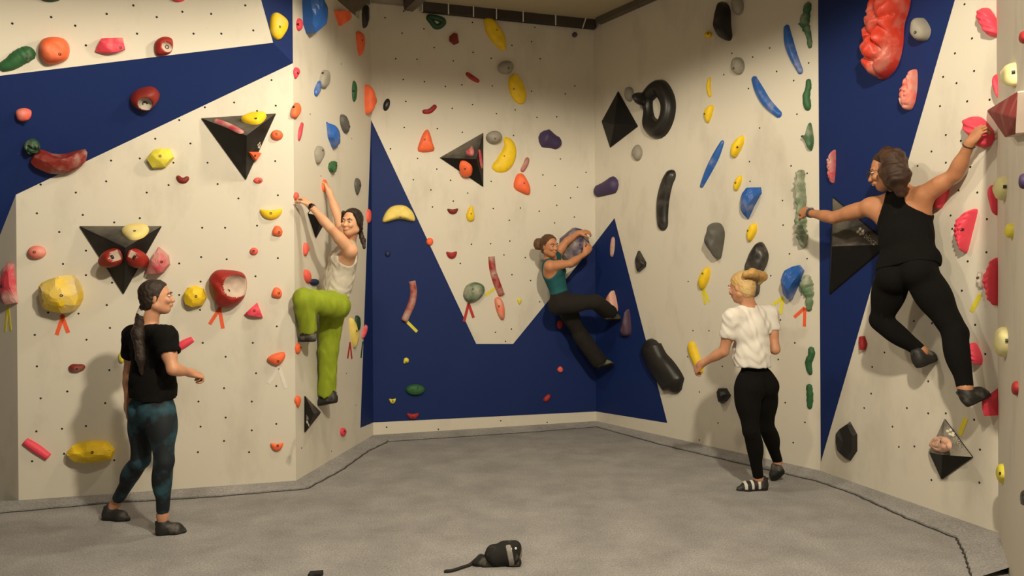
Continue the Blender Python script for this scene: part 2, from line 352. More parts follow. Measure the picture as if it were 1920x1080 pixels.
def shape_px(kind, cx, cy, w, h, rot, rnd):
    n = {'oval': 8, 'blob': 7, 'drop': 6, 'tri': 3, 'hex': 6, 'half': 6, 'bean': 8, 'rect': 4}[kind]
    if kind == 'oval': P = [(math.cos(a), math.sin(a)) for a in np.arange(8)*math.pi/4]
    elif kind == 'blob': P = [(math.cos(a)*(rnd.uniform(.84, 1.08)), math.sin(a)*rnd.uniform(.84, 1.08)) for a in np.arange(7)*2*math.pi/7+.3]
    elif kind == 'drop': P = [(0, 1), (-.72, .35), (-1, -.35), (-.45, -1), (.5, -.95), (1, -.3), (.65, .4)]
    elif kind == 'tri': P = [(-1, .9), (0.05, -1), (1, .9)]
    elif kind == 'hex': P = [(-.95, -.2), (-.4, -1), (.55, -.95), (1, -.1), (.6, .9), (-.5, 1)]
    elif kind == 'half': P = [(-1, -.8), (0, -.62), (1, -.9), (.75, .45), (0, 1), (-.7, .5)]
    elif kind == 'rect': P = [(-1, -1), (1, -.9), (.95, 1), (-.95, .9)]
    P = np.array(P)*[w/2, h/2]; r = math.radians(rot)
    return P@np.array([[math.cos(r), math.sin(r)], [-math.sin(r), math.cos(r)]])+[cx, cy]
SEED = [1]
def bolt_at(o, p, verts, px, r=0.008):
    """bolt sunk where this pixel meets the hold's surface"""
    base = None; best = 1e9
    scr = [proj(v) for v in verts]; hts = [np.dot(v-p.o, p.n) for v in verts]
    for s, hh, v in zip(scr, hts, verts):
        d = np.hypot(*(s-px))-hh*12
        if d < best: best = d; base = v
    h = np.dot(base-p.o, p.n); c = base+p.n*0.001
    ring = lambda rr, z: [c+p.n*z+p.u*math.cos(a)*rr+p.v*math.sin(a)*rr for a in np.arange(10)*math.pi/5]
    vs = ring(r*1.1, -.012)+ring(r, .002)+ring(r*.6, .002)+ring(r*.5, -.003)
    fs = [(k*10+i, k*10+(i+1) % 10, k*10+10+(i+1) % 10, k*10+10+i) for k in range(3) for i in range(10)]+[tuple(range(30, 40))]
    me = mesh(vs, fs, origin=np.array(o.location)); link('bolt', me, M_BOLT, o)
def hold(pl, pts, col, label, h=None, flat=False, chalk=0, bolt=True, crater=None, ridge=None, lump=0, name='climbing_hold', peak=(0, 0), rings=None, hf=1.0, adj=True, group=None, matte=None, prof=0.75):
    p = PL[pl] if isinstance(pl, str) else pl
    SEED[0] += 1; rnd = random.Random(SEED[0])
    pts = np.asarray(pts, float); w = (pts.max(0)-pts.min(0)); mpp = np.linalg.norm(p.hit(*pts.mean(0))-CAM)/F
    if h is None: h = float(np.clip(0.46*min(max(w[0], 8), w[1])*mpp, 0.022, 0.16))*hf
    P = adjust(p, pts, h) if adj else pts
    big = w.max() > 45
    if flat:
        P = linear(catmull(P, 2) if len(P) > 8 and not rings else P, 4 if len(P) < 9 else 2); rings = rings or 7
    else:
        P = catmull(P, 9 if crater else (6 if big or ridge else 3)); rings = rings or (22 if crater else (14 if (ridge or lump or big) else 5))
    UV = np.array([p.uv(p.hit(x, y)) for x, y in P]); c = UV.mean(0); n = len(UV)
    ext = UV.max(0)-UV.min(0); cp = c+np.array(peak)*ext/2
    vs, fs, uvs = [], [], []
    cu = [rnd.uniform(-1, 1) for _ in range(3)]
    bumps = [(rnd.choice(UV.tolist()), ) for _ in range(0)]
    if lump:
        nb = 20 if big else 10
        bumps = [c+np.array([rnd.uniform(-.5, .5)*ext[0], rnd.uniform(-.5, .5)*ext[1]]) for _ in range(nb)]; br = max(ext)/ (5.0 if big else 3.4)
    if crater: cc = p.uv(p.hit(crater[0], crater[1], h*.8)); cr = crater[2]*mpp
    for j in range(rings):
        a = (j/rings)*math.pi/2; s = math.cos(a)**(prof if not flat else .62); hh = h*math.sin(a)**(.75 if not flat else .9)
        if j == 0: s, hh = 1, 0
        for i in range(n):
            t = 1-s; base = UV[i]*s+cp*(1-s) if True else 0
            q = hh
            if j and not flat: q *= 1+.06*math.sin(base[0]*43+cu[0]*5)*math.cos(base[1]*51+cu[1]*5)
            vs.append((base[0], base[1], q))
    vs.append((cp[0], cp[1], h*(1.0)))
    vs = np.array(vs)
    if flat:
        half = ext/2*1.08; pk = (cp-c)/half*.6; planes = [(0.0, 0.0, 1.0)]
        m = 5 if w.max() < 30 else (8 if not big else 13)
        for q in range(m):
            a = 2*math.pi*q/m*2.4+rnd.uniform(-.4, .4); rr = (.55 if q % 2 else .84)*rnd.uniform(.9, 1.08)
            planes.append((math.cos(a)*rr, math.sin(a)*rr, max(.2, math.sqrt(max(.04, 1-rr*rr)))))
        for idx in range(len(vs)):
            if idx < n: continue
            j = idx//n; q = idx % n
            if idx < len(vs)-1:
                s_ = [1, .985, .82, .64, .46, .28, .13][min(j, 6)] if rings == 7 else (1-j/rings*.25)
                vs[idx][:2] = UV[q]*s_+cp*(1-s_)
            x, y = (vs[idx][:2]-c)/half-pk*(1-0)*0.6
            z = min((1-x*a-y*b)/zz for a, b, zz in planes)
            vs[idx][2] = h*float(np.clip(z, .14, 1.05))
    if lump:
        for idx in range(n, len(vs)):
            dd = sorted(math.hypot(vs[idx][0]-b[0], vs[idx][1]-b[1]) for b in bumps)[:2]
            vs[idx][2] += lump*h*(min(1, (dd[1]-dd[0])/br*3.2)**.5-.75)*min(1, vs[idx][2]/h*2)
    if ridge:
        k, ang = ridge; r = math.radians(ang)
        for idx in range(len(vs)):
            ph = (vs[idx][0]*math.cos(r)+vs[idx][1]*math.sin(r))
            q = math.sin(ph/ (max(ext)) * k*2*math.pi)
            lvl = min(1, vs[idx][2]/(h*.35)+.0)
            vs[idx][2] += h*.07*q*lvl
            if vs[idx][2] < 1e-9 or idx < n:
                vs[idx][:2] = c+(vs[idx][:2]-c)*(1+.018*q)
    inside = np.zeros(len(vs), bool)
    if crater:
        for idx in range(n, len(vs)):
            d = math.hypot(*(vs[idx][:2]-cc))/cr
            if d < 1.0:
                vs[idx][2] = max(vs[idx][2]-h*.55*(1-d**2)**.6, h*.12)
            inside[idx] = d < 1.02
    W = np.array([p.at(*v) for v in vs])
    for j in range(rings-1):
        for i in range(n):
            a, b = j*n+i, j*n+(i+1) % n
            if flat:
                fs += [(a, b, b+n), (a, b+n, a+n)] if (i+j) % 2 else [(a, b, a+n), (b, b+n, a+n)]
            else: fs.append((a, b, b+n, a+n))
    tp = len(vs)-1; fs += [((rings-1)*n+i, (rings-1)*n+(i+1) % n, tp) for i in range(n)]
    # outward orientation
    v0, v1, v2 = W[fs[-1][0]], W[fs[-1][1]], W[fs[-1][2]]
    if np.dot(np.cross(v1-v0, v2-v0), p.n) < 0: fs = [f[::-1] for f in fs]
    mi = None; mats = [matte or hm(col, chalk)]
    if crater and len(crater) > 3 and crater[3]:
        mats.append(M_CHALK if crater[3] == 1 else hm('grey', 2)); mi = [1 if all(inside[k] for k in f) else 0 for f in fs]
    o = pobj(name, W, fs, mats, smooth=not flat, mi=mi, origin=p.at(c[0], c[1]))
    tag(o, label, 'climbing hold', group)
    if crater:
        bolt_at(o, p, W[n:], np.array(crater[4] if len(crater) > 4 else crater[:2], float), max(.009, cr*.40) if len(crater) < 5 else .010)
    elif bolt:
        bp = proj(p.at(cp[0], cp[1], h)) if bolt is True else bolt
        bolt_at(o, p, W[n:], np.array(bp), min(0.009, max(.005, w.min()*mpp*.16)))
    return o
def S(pl, kind, cx, cy, pw, ph, col, label, rot=0, **kw):
    rnd = random.Random(int(cx*7+cy)); return hold(pl, shape_px(kind, cx, cy, pw, ph, rot, rnd), col, label, **kw)
def tube(pl, path, col, label, chalk=0, hf=1.0, closed=False, bolt=None, square=False, ridge=None, lump=0, name='climbing_hold', adj=True, seg=7, samples=6, group=None):
    """path: (px,py,radius_px) list; a rounded bar lying on the wall"""
    p = PL[pl] if isinstance(pl, str) else pl
    A = np.array(path, float); SEED[0] += 1; rnd = random.Random(SEED[0])
    c = A.mean(0); P0 = p.hit(c[0], c[1]); mpp = np.linalg.norm(P0-CAM)/F
    if adj:
        hh = A[:, 2].mean()*mpp*hf; dx = proj(P0+p.n*hh*.8)-proj(P0); dx = np.clip(dx, -A[:, 2].mean()*1.2, A[:, 2].mean()*1.2); A[:, :2] -= dx*.5
    A = catmull(A, samples, closed)
    cen = np.array([p.uv(p.hit(x, y)) for x, y in A[:, :2]]); R = A[:, 2]*mpp; n = len(A)
    if not closed and not square:
        ends = [(1.0, 0.25), (.72, .68), (.38, .92)]
        t0 = nrm(cen[0]-cen[1]); t1 = nrm(cen[-1]-cen[-2])
        # round caps kept inside the path's length
        pre = [(cen[0]+t0*R[0]*(k-1)*.9, R[0]*r) for k, r in ends]; post = [(cen[-1]+t1*R[-1]*(k-1)*.9, R[-1]*r) for k, r in ends[::-1]]
        keep = [i for i in range(n) if 0 < i < n-1 and np.linalg.norm(cen[i]-cen[0]) > R[0]*.65 and np.linalg.norm(cen[i]-cen[-1]) > R[-1]*.65]
        cen = np.array([q[0] for q in pre]+[cen[i] for i in keep]+[q[0] for q in post]); R = np.array([q[1] for q in pre]+[R[i] for i in keep]+[q[1] for q in post]); n = len(cen)
    vs, fs = [], []
    for i in range(n):
        if closed: t = cen[(i+1) % n]-cen[i-1]
        else: t = cen[min(i+1, n-1)]-cen[max(i-1, 0)]
        t = nrm(t); s = V(-t[1], t[0])
        r = R[i]*(1+(.12*math.sin(i*ridge) if ridge else 0)+(lump*rnd.uniform(-1, 1)))
        for j in range(seg):
            a = math.pi*j/(seg-1); q = r*(1+(lump*.5*rnd.uniform(-1, 1) if 0 < j < seg-1 else 0))
            vs.append((*(cen[i]+s*q*math.cos(a)), q*math.sin(a)*hf))
    for i in range(n if closed else n-1):
        for j in range(seg-1):
            a, b = i*seg+j, ((i+1) % n)*seg+j; fs.append((a, a+1, b+1, b))
    if not closed: fs += [tuple(range(seg-1, -1, -1)), tuple((n-1)*seg+k for k in range(seg))]
    W = np.array([p.at(*v) for v in vs]); f = fs[seg//2]
    if np.dot(np.cross(W[f[1]]-W[f[0]], W[f[2]]-W[f[0]]), p.n) < 0: fs = [q[::-1] for q in fs]
    cc = cen.mean(0)
    o = pobj(name, W, fs, hm(col, chalk), smooth=True, origin=p.at(cc[0], cc[1])); tag(o, label, 'climbing hold', group)
    if bolt: bolt_at(o, p, W, np.array(bolt), .007)
    return o
M_VOL = mat('black_volume_paint', (17, 15, 14), .6, 0.1, 7, 0.3, 300, spec=.25, chalkcol=(90, 86, 80))
M_VOLC = mat('chalky_black_volume_paint', (44, 41, 37), .6, 0.7, 6, 0.3, 300, chalkcol=(140, 132, 118))
M_REDV = mat('red_volume_paint', (124, 16, 14), .6, .1, 7, .2, 300)
def volume(pl, pts, apex, h, label, mats=None, bev=.006, name='wall_volume', skirt=.012, rim=None):
    p = PL[pl]; B = [p.hit(*q) for q in pts]; A = p.hit(apex[0], apex[1], h); n = len(B)
    vs = [b for b in B]+[b+p.n*skirt for b in B]+[A]; fs = []
    for i in range(n): k = (i+1) % n; fs += [(i, k, k+n, i+n), (i+n, k+n, 2*n)]
    nn = np.cross(vs[n+1]-vs[n], A-vs[n])
    if np.dot(nn, p.n) < 0: fs = [f[::-1] for f in fs]
    fs.append(tuple(range(n)))
    ms = mats or [M_VOL, M_VOLC]
    mi = [0]*len(fs)
    facets = []
    for i in range(n):
        k = (i+1) % n; f = plane3(vs[i+n], vs[k+n], A); f.n = f.n if np.dot(f.n, p.n) > 0 else -f.n; f.v = nrm(V(0, 0, 1)-f.n*f.n[2]); f.u = np.cross(f.v, f.n); facets.append(f)
        if rim: mi[2*i] = 1
        elif f.n[2] > .25: mi[2*i+1] = 1
    o = pobj(name, vs, fs, ms, mi=mi, origin=np.mean(B, 0)); tag(o, label, 'climbing volume')
    m = o.modifiers.new('b', 'BEVEL'); m.width = bev; m.segments = 2; m.limit_method = 'ANGLE'
    return o, facets
M_PRINT = mat('white_print', (206, 198, 180), .7)
def logo(o, pl, px, py, ang, size, text=True, flip=False):
    """flower mark and wordmark printed on a volume face"""
    p = pl; s = size; base = p.hit(px, py, .0025)
    q = p.hit(px+math.cos(math.radians(ang))*6, py+math.sin(math.radians(ang))*6, .0025)
    d = nrm(q-base); e = np.cross(p.n, d); parts = []
    for dx, dy in ((.34, .3), (-.34, .3), (.34, -.3), (-.34, -.3), (0.7, 0)):
        c = base+d*dx*s+e*dy*s; r = .27*s
        parts.append(([c+d*math.cos(a)*r+e*math.sin(a)*r for a in np.arange(10)*math.pi/5], [tuple(range(10))]))
    v, f = merge(parts); po = np.array(o.location)
    link('flower_mark', mesh(v, f, origin=po), M_PRINT, o)
    if text:
        cu = bpy.data.curves.new('wordmark', 'FONT'); cu.body = 'blocz'; cu.size = 1.3*s; cu.extrude = 0.0005; cu.align_x = 'RIGHT' if flip else 'LEFT'; cu.align_y = 'CENTER'
        t = bpy.data.objects.new('wordmark', cu); C.objects.link(t); bpy.context.view_layer.update()
        me = bpy.data.meshes.new_from_object(t); bpy.data.objects.remove(t)
        sg = -1 if flip else 1; X = d*sg; Y = np.cross(p.n, X)
        st = base+d*s*1.15
        vv = np.array([st+X*w.co.x+Y*w.co.y for w in me.vertices]); ff = [tuple(q.vertices) for q in me.polygons]
        link('wordmark', mesh(vv, ff, origin=po), M_PRINT, o)
def tape(pl, a, b, w, col, label, group=None):
    p = PL[pl]; A = p.hit(*a, .0022); B = p.hit(*b, .0022); d = nrm(B-A); s = np.cross(p.n, d)*w/2
    vs = [A-s, A+s, B+s, B-s]; vs += [v-p.n*.0016 for v in vs]
    m = mat('%s_tape' % col, {'orange': (232, 96, 56), 'yellow': (222, 208, 60), 'white': (222, 216, 204), 'red': (176, 44, 38), 'green': (30, 70, 52)}[col], .6)
    o = pobj('tape_strip', vs, [(0, 1, 2, 3), (4, 7, 6, 5), (0, 4, 5, 1), (1, 5, 6, 2), (2, 6, 7, 3), (3, 7, 4, 0)], m); tag(o, label, 'tape', group)

# ---- left walls
T = tube; K = hold
K('0', [(-4, 540), (8, 530), (12, 492), (22, 494), (28, 530), (35, 568), (14, 572), (-4, 566)], 'rose', 'red wedge jug with a white chalked face on the dark wall at the far left', chalk=2, flat=True, h=.06)
tape('0', (14, 574), (9, 622), .022, 'yellow', 'left of two faded yellow tape strips on the dark wall at the far left')
tape('0', (15, 574), (20, 620), .022, 'yellow', 'right of two faded yellow tape strips on the dark wall at the far left')
T('B', [(-4, 128, 6), (18, 120, 9), (35, 108, 11), (50, 100, 11), (60, 90, 11)], 'green', 'long dark green slug-shaped hold in the top left corner', 1, bolt=(49, 105), lump=.06)
K('B', [(74, 78), (90, 68), (118, 70), (130, 85), (128, 108), (112, 118), (88, 120), (74, 105)], 'orange', 'big round orange hold beside the green slug hold at top left', chalk=1, bolt=(113, 102), h=.12)
K('B', [(177, 97), (190, 71), (230, 69), (235, 92), (222, 98), (200, 101)], 'pink', 'pinkish red trapezoid hold between the orange and the red pocket hold', flat=True, bolt=(228, 89), chalk=1)
K('B', [(290, 80), (305, 68), (323, 72), (324, 92), (315, 102), (293, 103)], 'red', 'red pocket hold just above the blue stripe at top left', flat=False, crater=(313, 88, 8, 1), bolt=False)
S('B', 'oval', 95, -4, 40, 16, 'darkgreen', 'dark green hold cut off by the top edge at left', bolt=False)
S('B', 'oval', 335, -3, 26, 14, 'pink', 'pink hold cut off by the top edge above the red pocket hold', bolt=False)
K('A', [(243, 190), (256, 170), (285, 162), (301, 175), (296, 192), (278, 210), (255, 206)], 'darkred', 'dark red pocket hold in the middle of the blue stripe', crater=(272, 195, 11, 2), bolt=False, h=.1)
S('A', 'blob', 44, 216, 34, 30, 'coral', 'small coral hold at the left end of the blue stripe', bolt=(49, 226), chalk=1)
S('A', 'blob', 60, 276, 36, 32, 'darkgreen', 'lumpy dark green hold at the lower left of the blue stripe', lump=.7, chalk=1, bolt=False)
K('A', [(56, 300), (75, 280), (98, 288), (125, 288), (160, 279), (160, 297), (130, 316), (105, 323), (80, 315)], 'darkred', 'wide dark red winged hold at the lower edge of the blue stripe', chalk=1, bolt=False, flat=True, h=.09, adj=False)
K('C', [(508, 30), (520, 22), (541, 36), (543, 52), (530, 72), (519, 74), (507, 58)], 'yellow', 'yellow shield hold on the blue corner at the top', h=.05, bolt=(524, 50), chalk=1)
K('1', [(274, 298), (290, 280), (318, 276), (327, 295), (310, 314), (285, 316)], 'lemon', 'dull yellow hold below the blue stripe beside a small red crescent', flat=True, bolt=(301, 292), h=.09)
T('1', [(332, 329, 3), (338, 337, 5), (346, 338, 5), (353, 331, 3)], 'darkred', 'tiny dark red crescent hold below the dull yellow one', 1)
v1, f1 = volume('1', [(377, 222), (518, 213), (461, 338)], (462, 254), .26, 'black triangular volume below the blue stripe carrying yellow, pink and orange holds')
logo(v1, f1[1], 486, 272, 80, .035, False)
T(f1[0], [(402, 226, 5), (428, 236, 6), (455, 250, 5)], 'rose', 'chalky pink bar hold on the top face of the upper black volume', 2, adj=False, hf=.8)
K(f1[0], [(452, 225), (475, 217), (498, 216), (497, 224), (485, 233), (465, 232)], 'yellow', 'yellow rounded hold on the top face of the upper black volume', adj=False, h=.05, bolt=(480, 221))
S(f1[1], 'tri', 475, 292, 18, 16, 'orange', 'small orange hold on the right face of the upper black volume', rot=180, adj=False, flat=True, bolt=(479, 292))
v2, f2 = volume('1', [(149, 424), (304, 424), (232, 552)], (235, 464), .28, 'black triangular volume behind the ponytailed woman carrying two red pockets')
K(f2[0], [(228, 436), (245, 426), (270, 425), (280, 432), (268, 446), (245, 450)], 'pale', 'chalky pale yellow hold on the top face of the lower black volume', adj=False, h=.05, chalk=2, bolt=(252, 432))
K(f2[2], [(197, 480), (206, 467), (222, 467), (230, 482), (224, 497), (203, 496)], 'red', 'left one of two red pocket holds on the lower black volume', adj=False, crater=(209, 483, 9, 1), bolt=(210, 483), h=.09)
K(f2[1], [(237, 486), (243, 469), (259, 467), (268, 480), (262, 496), (243, 498)], 'red', 'right one of two red pocket holds on the lower black volume', adj=False, crater=(254, 482, 9, 1), bolt=(254, 480), h=.09)
S('1', 'oval', 519, 253, 24, 21, 'orange', 'small orange hold right of the upper black volume', bolt=(520, 251))
S('1', 'oval', 484, 338, 18, 12, 'coral', 'tiny coral hold below the tip of the upper black volume', bolt=(486, 338))
S('1', 'half', 508, 401, 42, 22, 'yellow', 'flat-topped yellow hold left of the wall edge near the smiling climber', bolt=(508, 400))
S('1', 'drop', 519, 434, 22, 20, 'orange', 'small orange hold below the flat-topped yellow one', rot=60, bolt=(522, 435))
S('1', 'oval', 476, 471, 16, 14, 'coral', 'tiny coral hold lower left of the flat-topped yellow one', bolt=(476, 471))
S('1', 'oval', 68, 473, 38, 26, 'coral', 'coral pill hold with chalked middle near the left wall edge', bolt=(67, 471), chalk=2)
K('1', [(62, 560), (75, 530), (110, 520), (135, 516), (152, 535), (156, 560), (140, 582), (118, 587), (80, 580)], 'yellow', 'biggest yellow boulder hold with a chalked crown at left', flat=True, h=.2, chalk=2, bolt=(115, 553), peak=(0.1, 0.1))
K('1', [(270, 514), (296, 462), (316, 478), (319, 496), (306, 511), (288, 514)], 'rose', 'chalky red pyramid hold beside the lower black volume', flat=True, chalk=2, h=.12, bolt=(304, 490))
K('1', [(342, 556), (350, 540), (366, 535), (382, 542), (388, 558), (380, 572), (362, 576), (347, 570)], 'yellow', 'round faceted yellow hold beside the ponytailed woman\'s head', flat=True, bolt=(368, 556), h=.1)
K('1', [(389, 525), (402, 508), (425, 506), (455, 512), (463, 532), (456, 560), (432, 576), (405, 572), (398, 548)], 'red', 'large red disc-faced hold with chalked bowl in the middle left', crater=(441, 537, 20, 1, (429, 545)), bolt=(426, 543), h=.17)
K('1', [(456, 591), (482, 567), (493, 595)], 'pink', 'pink triangular hold below the large red bowl hold', flat=True, bolt=(477, 582))
S('1', 'drop', 518, 550, 22, 20, 'orange', 'small orange hold right of the large red bowl hold', rot=60, bolt=(521, 550))
K('1', [(500, 676), (510, 665), (532, 660), (534, 672), (520, 686)], 'orange', 'orange wedge hold above the white tape mark', bolt=(520, 675))
T('1', [(330, 655, 6), (345, 645, 7), (361, 636, 5)], 'pink', 'pink bar hold half hidden behind the ponytailed woman\'s arm', 0, square=True)
S('1', 'oval', 228, 670, 14, 22, 'lemon', 'yellow-green hold peeking out behind the ponytailed woman', bolt=False)
T('1', [(128, 689, 6), (143, 691, 7), (159, 687, 4)], 'darkred', 'dark red spindle hold left of the ponytailed woman', 1, bolt=(144, 690))
T('1', [(46, 828, 6), (66, 841, 7), (90, 858, 6)], 'pink', 'slanted pink stick hold at the lower left', 0, square=True)
K('1', [(120, 848), (135, 832), (165, 826), (200, 827), (216, 845), (210, 865), (180, 870), (140, 867)], 'yellow', 'wide yellow oval hold low on the left wall', flat=True, bolt=(173, 848), h=.13)
S('1', 'half', 519, 838, 24, 17, 'orange', 'lowest orange hold near the foot of the left wall', bolt=(521, 838))
for a, b, s in (((119, 590), (106, 628), 'left'), ((115, 590), (128, 624), 'right')): tape('1', a, b, .026, 'orange', s+' strip of the orange tape mark under the biggest yellow hold')
for a, b, s in (((414, 575), (393, 608), 'left'), ((411, 577), (418, 616), 'right')): tape('1', a, b, .026, 'orange', s+' strip of the orange tape mark under the large red bowl hold')
for a, b, s in (((524, 686), (503, 719), 'left'), ((524, 690), (536, 728), 'right')): tape('1', a, b, .026, 'white', s+' strip of the white tape mark under the orange wedge hold')

# ---- narrow side wall (2)
K('2', [(566, -12), (616, -12), (616, 22), (598, 45), (580, 63), (570, 45)], 'blue', 'big blue wing hold at the top of the narrow side wall', flat=True, h=.14, bolt=False)
S('2', 'oval', 562, 46, 14, 24, 'pink', 'pink hold left of the big blue wing hold', bolt=(560, 45))
S('2', 'oval', 608, 28, 10, 10, 'rose', 'tiny red hold right of the big blue wing hold', bolt=False)
K('2', [(625, 20), (657, 20), (660, 28), (638, 49)], 'orange', 'orange triangular hold under the tan roof beam', flat=True, h=.07, bolt=False)
K('2', [(679, 18), (693, 9), (691, 40), (685, 53), (680, 46)], 'black', 'long black hold in the top corner beside the beam', h=.05, bolt=False)
K('2', [(667, 60), (684, 64), (685, 84), (677, 105), (671, 92)], 'orange', 'orange carrot-shaped hold near the top corner', bolt=(678, 76))
S('2', 'drop', 556, 137, 14, 21, 'pink', 'small pink hold at upper left of the narrow side wall', rot=10, bolt=(558, 137))
S('2', 'oval', 610, 148, 22, 36, 'grey', 'grey egg-shaped hold touching a small blue one', rot=15, bolt=(604, 138), chalk=1)
S('2', 'drop', 597, 165, 13, 30, 'blue', 'small blue fin hold under the grey egg-shaped one', rot=-160, bolt=False, chalk=1)
S('2', 'oval', 665, 171, 11, 40, 'green', 'slim green hold near the back corner', bolt=(664, 170))
K('2', [(684, 160), (697, 172), (704, 188), (698, 202), (686, 212)], 'orange', 'orange half-disc hold jutting out at the back corner', h=.09, bolt=False)
S('2', 'bean' if False else 'oval', 556, 207, 18, 31, 'orange', 'orange hold with a dark bolt below the small pink one', rot=20, bolt=(552, 201))
T('2', [(568, 230, 3), (563, 247, 5), (561, 264, 3)], 'rose', 'slim pink arc hold left of the blue leaf hold', 0)
K('2', [(611, 228), (624, 236), (640, 257), (638, 268), (628, 278), (616, 258)], 'blue', 'blue leaf-shaped hold in the middle of the narrow side wall', flat=True, chalk=1, h=.07, bolt=False)
S('2', 'oval', 647, 232, 17, 38, 'slate', 'dark grey hold right of the blue leaf hold', rot=-20, chalk=1, bolt=(656, 238))
S('2', 'drop', 599, 291, 22, 34, 'grey', 'pale grey hold below the blue leaf hold', bolt=(605, 283), rot=10)
S('2', 'blob', 624, 313, 19, 25, 'green', 'small green hold below the pale grey one', flat=True, chalk=1, bolt=(631, 311))
S('2', 'drop', 671, 350, 14, 31, 'slate', 'dark grey hold above the smiling climber\'s head', chalk=1, bolt=(674, 348))
S('2', 'oval', 609, 348, 12, 24, 'orange', 'orange hold in the smiling climber\'s far hand', bolt=False)
S('2', 'oval', 556, 368, 11, 16, 'coral', 'coral hold in the smiling climber\'s near hand', bolt=False)
v3, f3 = volume('2', [(588, 383), (607, 418), (591, 446), (576, 400)], (600, 405), .1, 'black diamond volume with a chalked top behind the smiling climber\'s arm', mats=[M_VOL, mat('chalked_face', (176, 168, 156), .8, .5)])
K('2', [(569, 458), (576, 456), (582, 466), (574, 479), (569, 476)], 'coral', 'coral hold left of the smiling climber\'s waist', bolt=False)
S('2', 'oval', 577, 518, 15, 27, 'coral', 'coral hold above the smiling climber\'s raised knee', rot=-20, bolt=False)
S('2', 'oval', 590, 529, 20, 13, 'navy', 'dark blue hold behind the smiling climber\'s lap', bolt=False)
S('2', 'oval', 692, 405, 11, 27, 'coral', 'coral hold at the back corner beside the smiling climber', bolt=False)
S('2', 'blob', 559, 653, 13, 20, 'orange', 'small orange foothold under the smiling climber\'s raised shoe', bolt=(565, 652))
S('2', 'drop', 559, 753, 13, 22, 'orange', 'small orange hold left of the black side-wall volume', bolt=False)
v4, f4 = volume('2', [(570, 742), (570, 811), (600, 773)], (588, 776), .12, 'black triangular volume under the smiling climber\'s lower shoe')
logo(v4, f4[2] if len(f4) > 2 else f4[0], 577, 794, -92, .04, True, True)
S('2', 'blob', 644, 810, 14, 17, 'pink', 'lone pink hold low on the narrow side wall', bolt=(645, 809))
K('2', [(655, 598), (663, 600), (672, 622), (674, 640), (666, 652), (657, 625)], 'pale', 'pale yellow curved hold beside the smiling climber\'s knee', chalk=1, h=.05, bolt=(669, 620))
S('2', 'rect', 671, 606, 11, 25, 'darkgreen', 'dark green hold tucked behind the pale yellow curved one', bolt=False)
T('2', [(688, 610, 4), (684, 621, 6), (680, 634, 4)], 'pink', 'chalky pink arc hold near the blue corner', 2)
tape('2', (656.5, 642), (652, 672), .03, 'red', 'left strip of the red tape mark under the pale yellow curved hold')
tape('2', (656.5, 642), (660, 673), .03, 'red', 'right strip of the red tape mark under the pale yellow curved hold')
tape('2', (680.5, 640), (677, 671), .03, 'green', 'dark green tape strip under the chalky pink arc hold')
K('2', [(637, 584), (642, 586), (641, 596), (637, 598)], 'rose', 'tiny red hold peeking out behind the smiling climber\'s seat', bolt=False)

# ---- back wall (3)
T('3', [(804, 33, 5), (818, 34, 5), (831, 40, 5.5), (826, 48, 5), (817, 50, 5), (810, 42, 5)], 'darkgreen', 'dark green ring-shaped triangular hold under the roof rail', closed=True, adj=False)
K('3', [(842, 68), (849, 62), (857, 64), (862, 80), (852, 85), (842, 76)], 'darkred', 'dark red faceted hold right of the green ring hold', flat=True, bolt=False)
K('3', [(907, 36), (917, 28), (934, 45), (949, 72), (948, 95), (930, 85), (913, 62)], 'yellow', 'long yellow leaf hold just under the roof rail', h=.06, bolt=(931, 57))
S('3', 'oval', 1078, 65, 11, 11, 'plum', 'tiny dull purple hold near the top of the back corner', bolt=False)
S('3', 'oval', 949, 126, 33, 28, 'grey', 'grey dome hold above the yellow oval hold', chalk=1, bolt=(953, 129), h=.1)
K('3', [(953, 148), (966, 137), (980, 152), (988, 175), (984, 193), (972, 194), (958, 178)], 'yellow', 'yellow oval hold below the upper grey dome', h=.06, bolt=(963, 167))
T('3', [(874, 136, 3.5), (885, 145, 4.5), (899, 153, 3.5)], 'crimson', 'small red arc hold above the black back-wall volume', bolt=(884, 144))
T('3', [(792, 209, 4), (806, 208, 4.5), (818, 197, 4)], 'crimson', 'small red boomerang hold above the orange wedge hold', bolt=(806, 205))
S('3', 'oval', 725, 196, 13, 25, 'black', 'small black oval hold at the left of the back wall', rot=15, bolt=(728, 193))
K('3', [(796, 245), (804, 243), (812, 268), (814, 283), (784, 284), (788, 262)], 'orange', 'orange bell-shaped hold left of the black back-wall volume', bolt=(798, 263), h=.07)
v5, f5 = volume('3', [(906, 249), (906, 351), (824, 296)], (893, 298), .22, 'black triangular volume pointing left on the back wall')
S(f5[2], 'half', 883, 286, 17, 13, 'rose', 'small chalky red hold on the upper face of the back-wall volume', rot=-40, chalk=2, adj=False, bolt=False)
T(f5[0], [(898, 280, 2.8), (900, 298, 4), (903, 316, 2.8)], 'rose', 'slim red hold on the right face of the back-wall volume', 1, adj=False)
K(f5[1], [(863, 303), (873, 302), (885, 312), (884, 328), (870, 329), (863, 318)], 'orange', 'orange rounded hold on the lower face of the back-wall volume', adj=False, bolt=(873, 317), h=.06)
S('3', 'oval', 927, 257, 33, 27, 'grey', 'grey dome hold beside the yellow banana hold', chalk=1, bolt=(929, 259), h=.1)
T('3', [(945, 258, 4), (955, 272, 11), (953, 292, 15), (941, 309, 15), (922, 315, 6)], 'yellow', 'big yellow banana-shaped hold on the back wall', hf=.6, bolt=(943, 292), adj=False)
T('3', [(1013, 252, 17), (1024, 258, 18), (1040, 265, 13), (1054, 270, 12)], 'purple', 'purple bulb-shaped hold upper right on the back wall', hf=.9, samples=8)
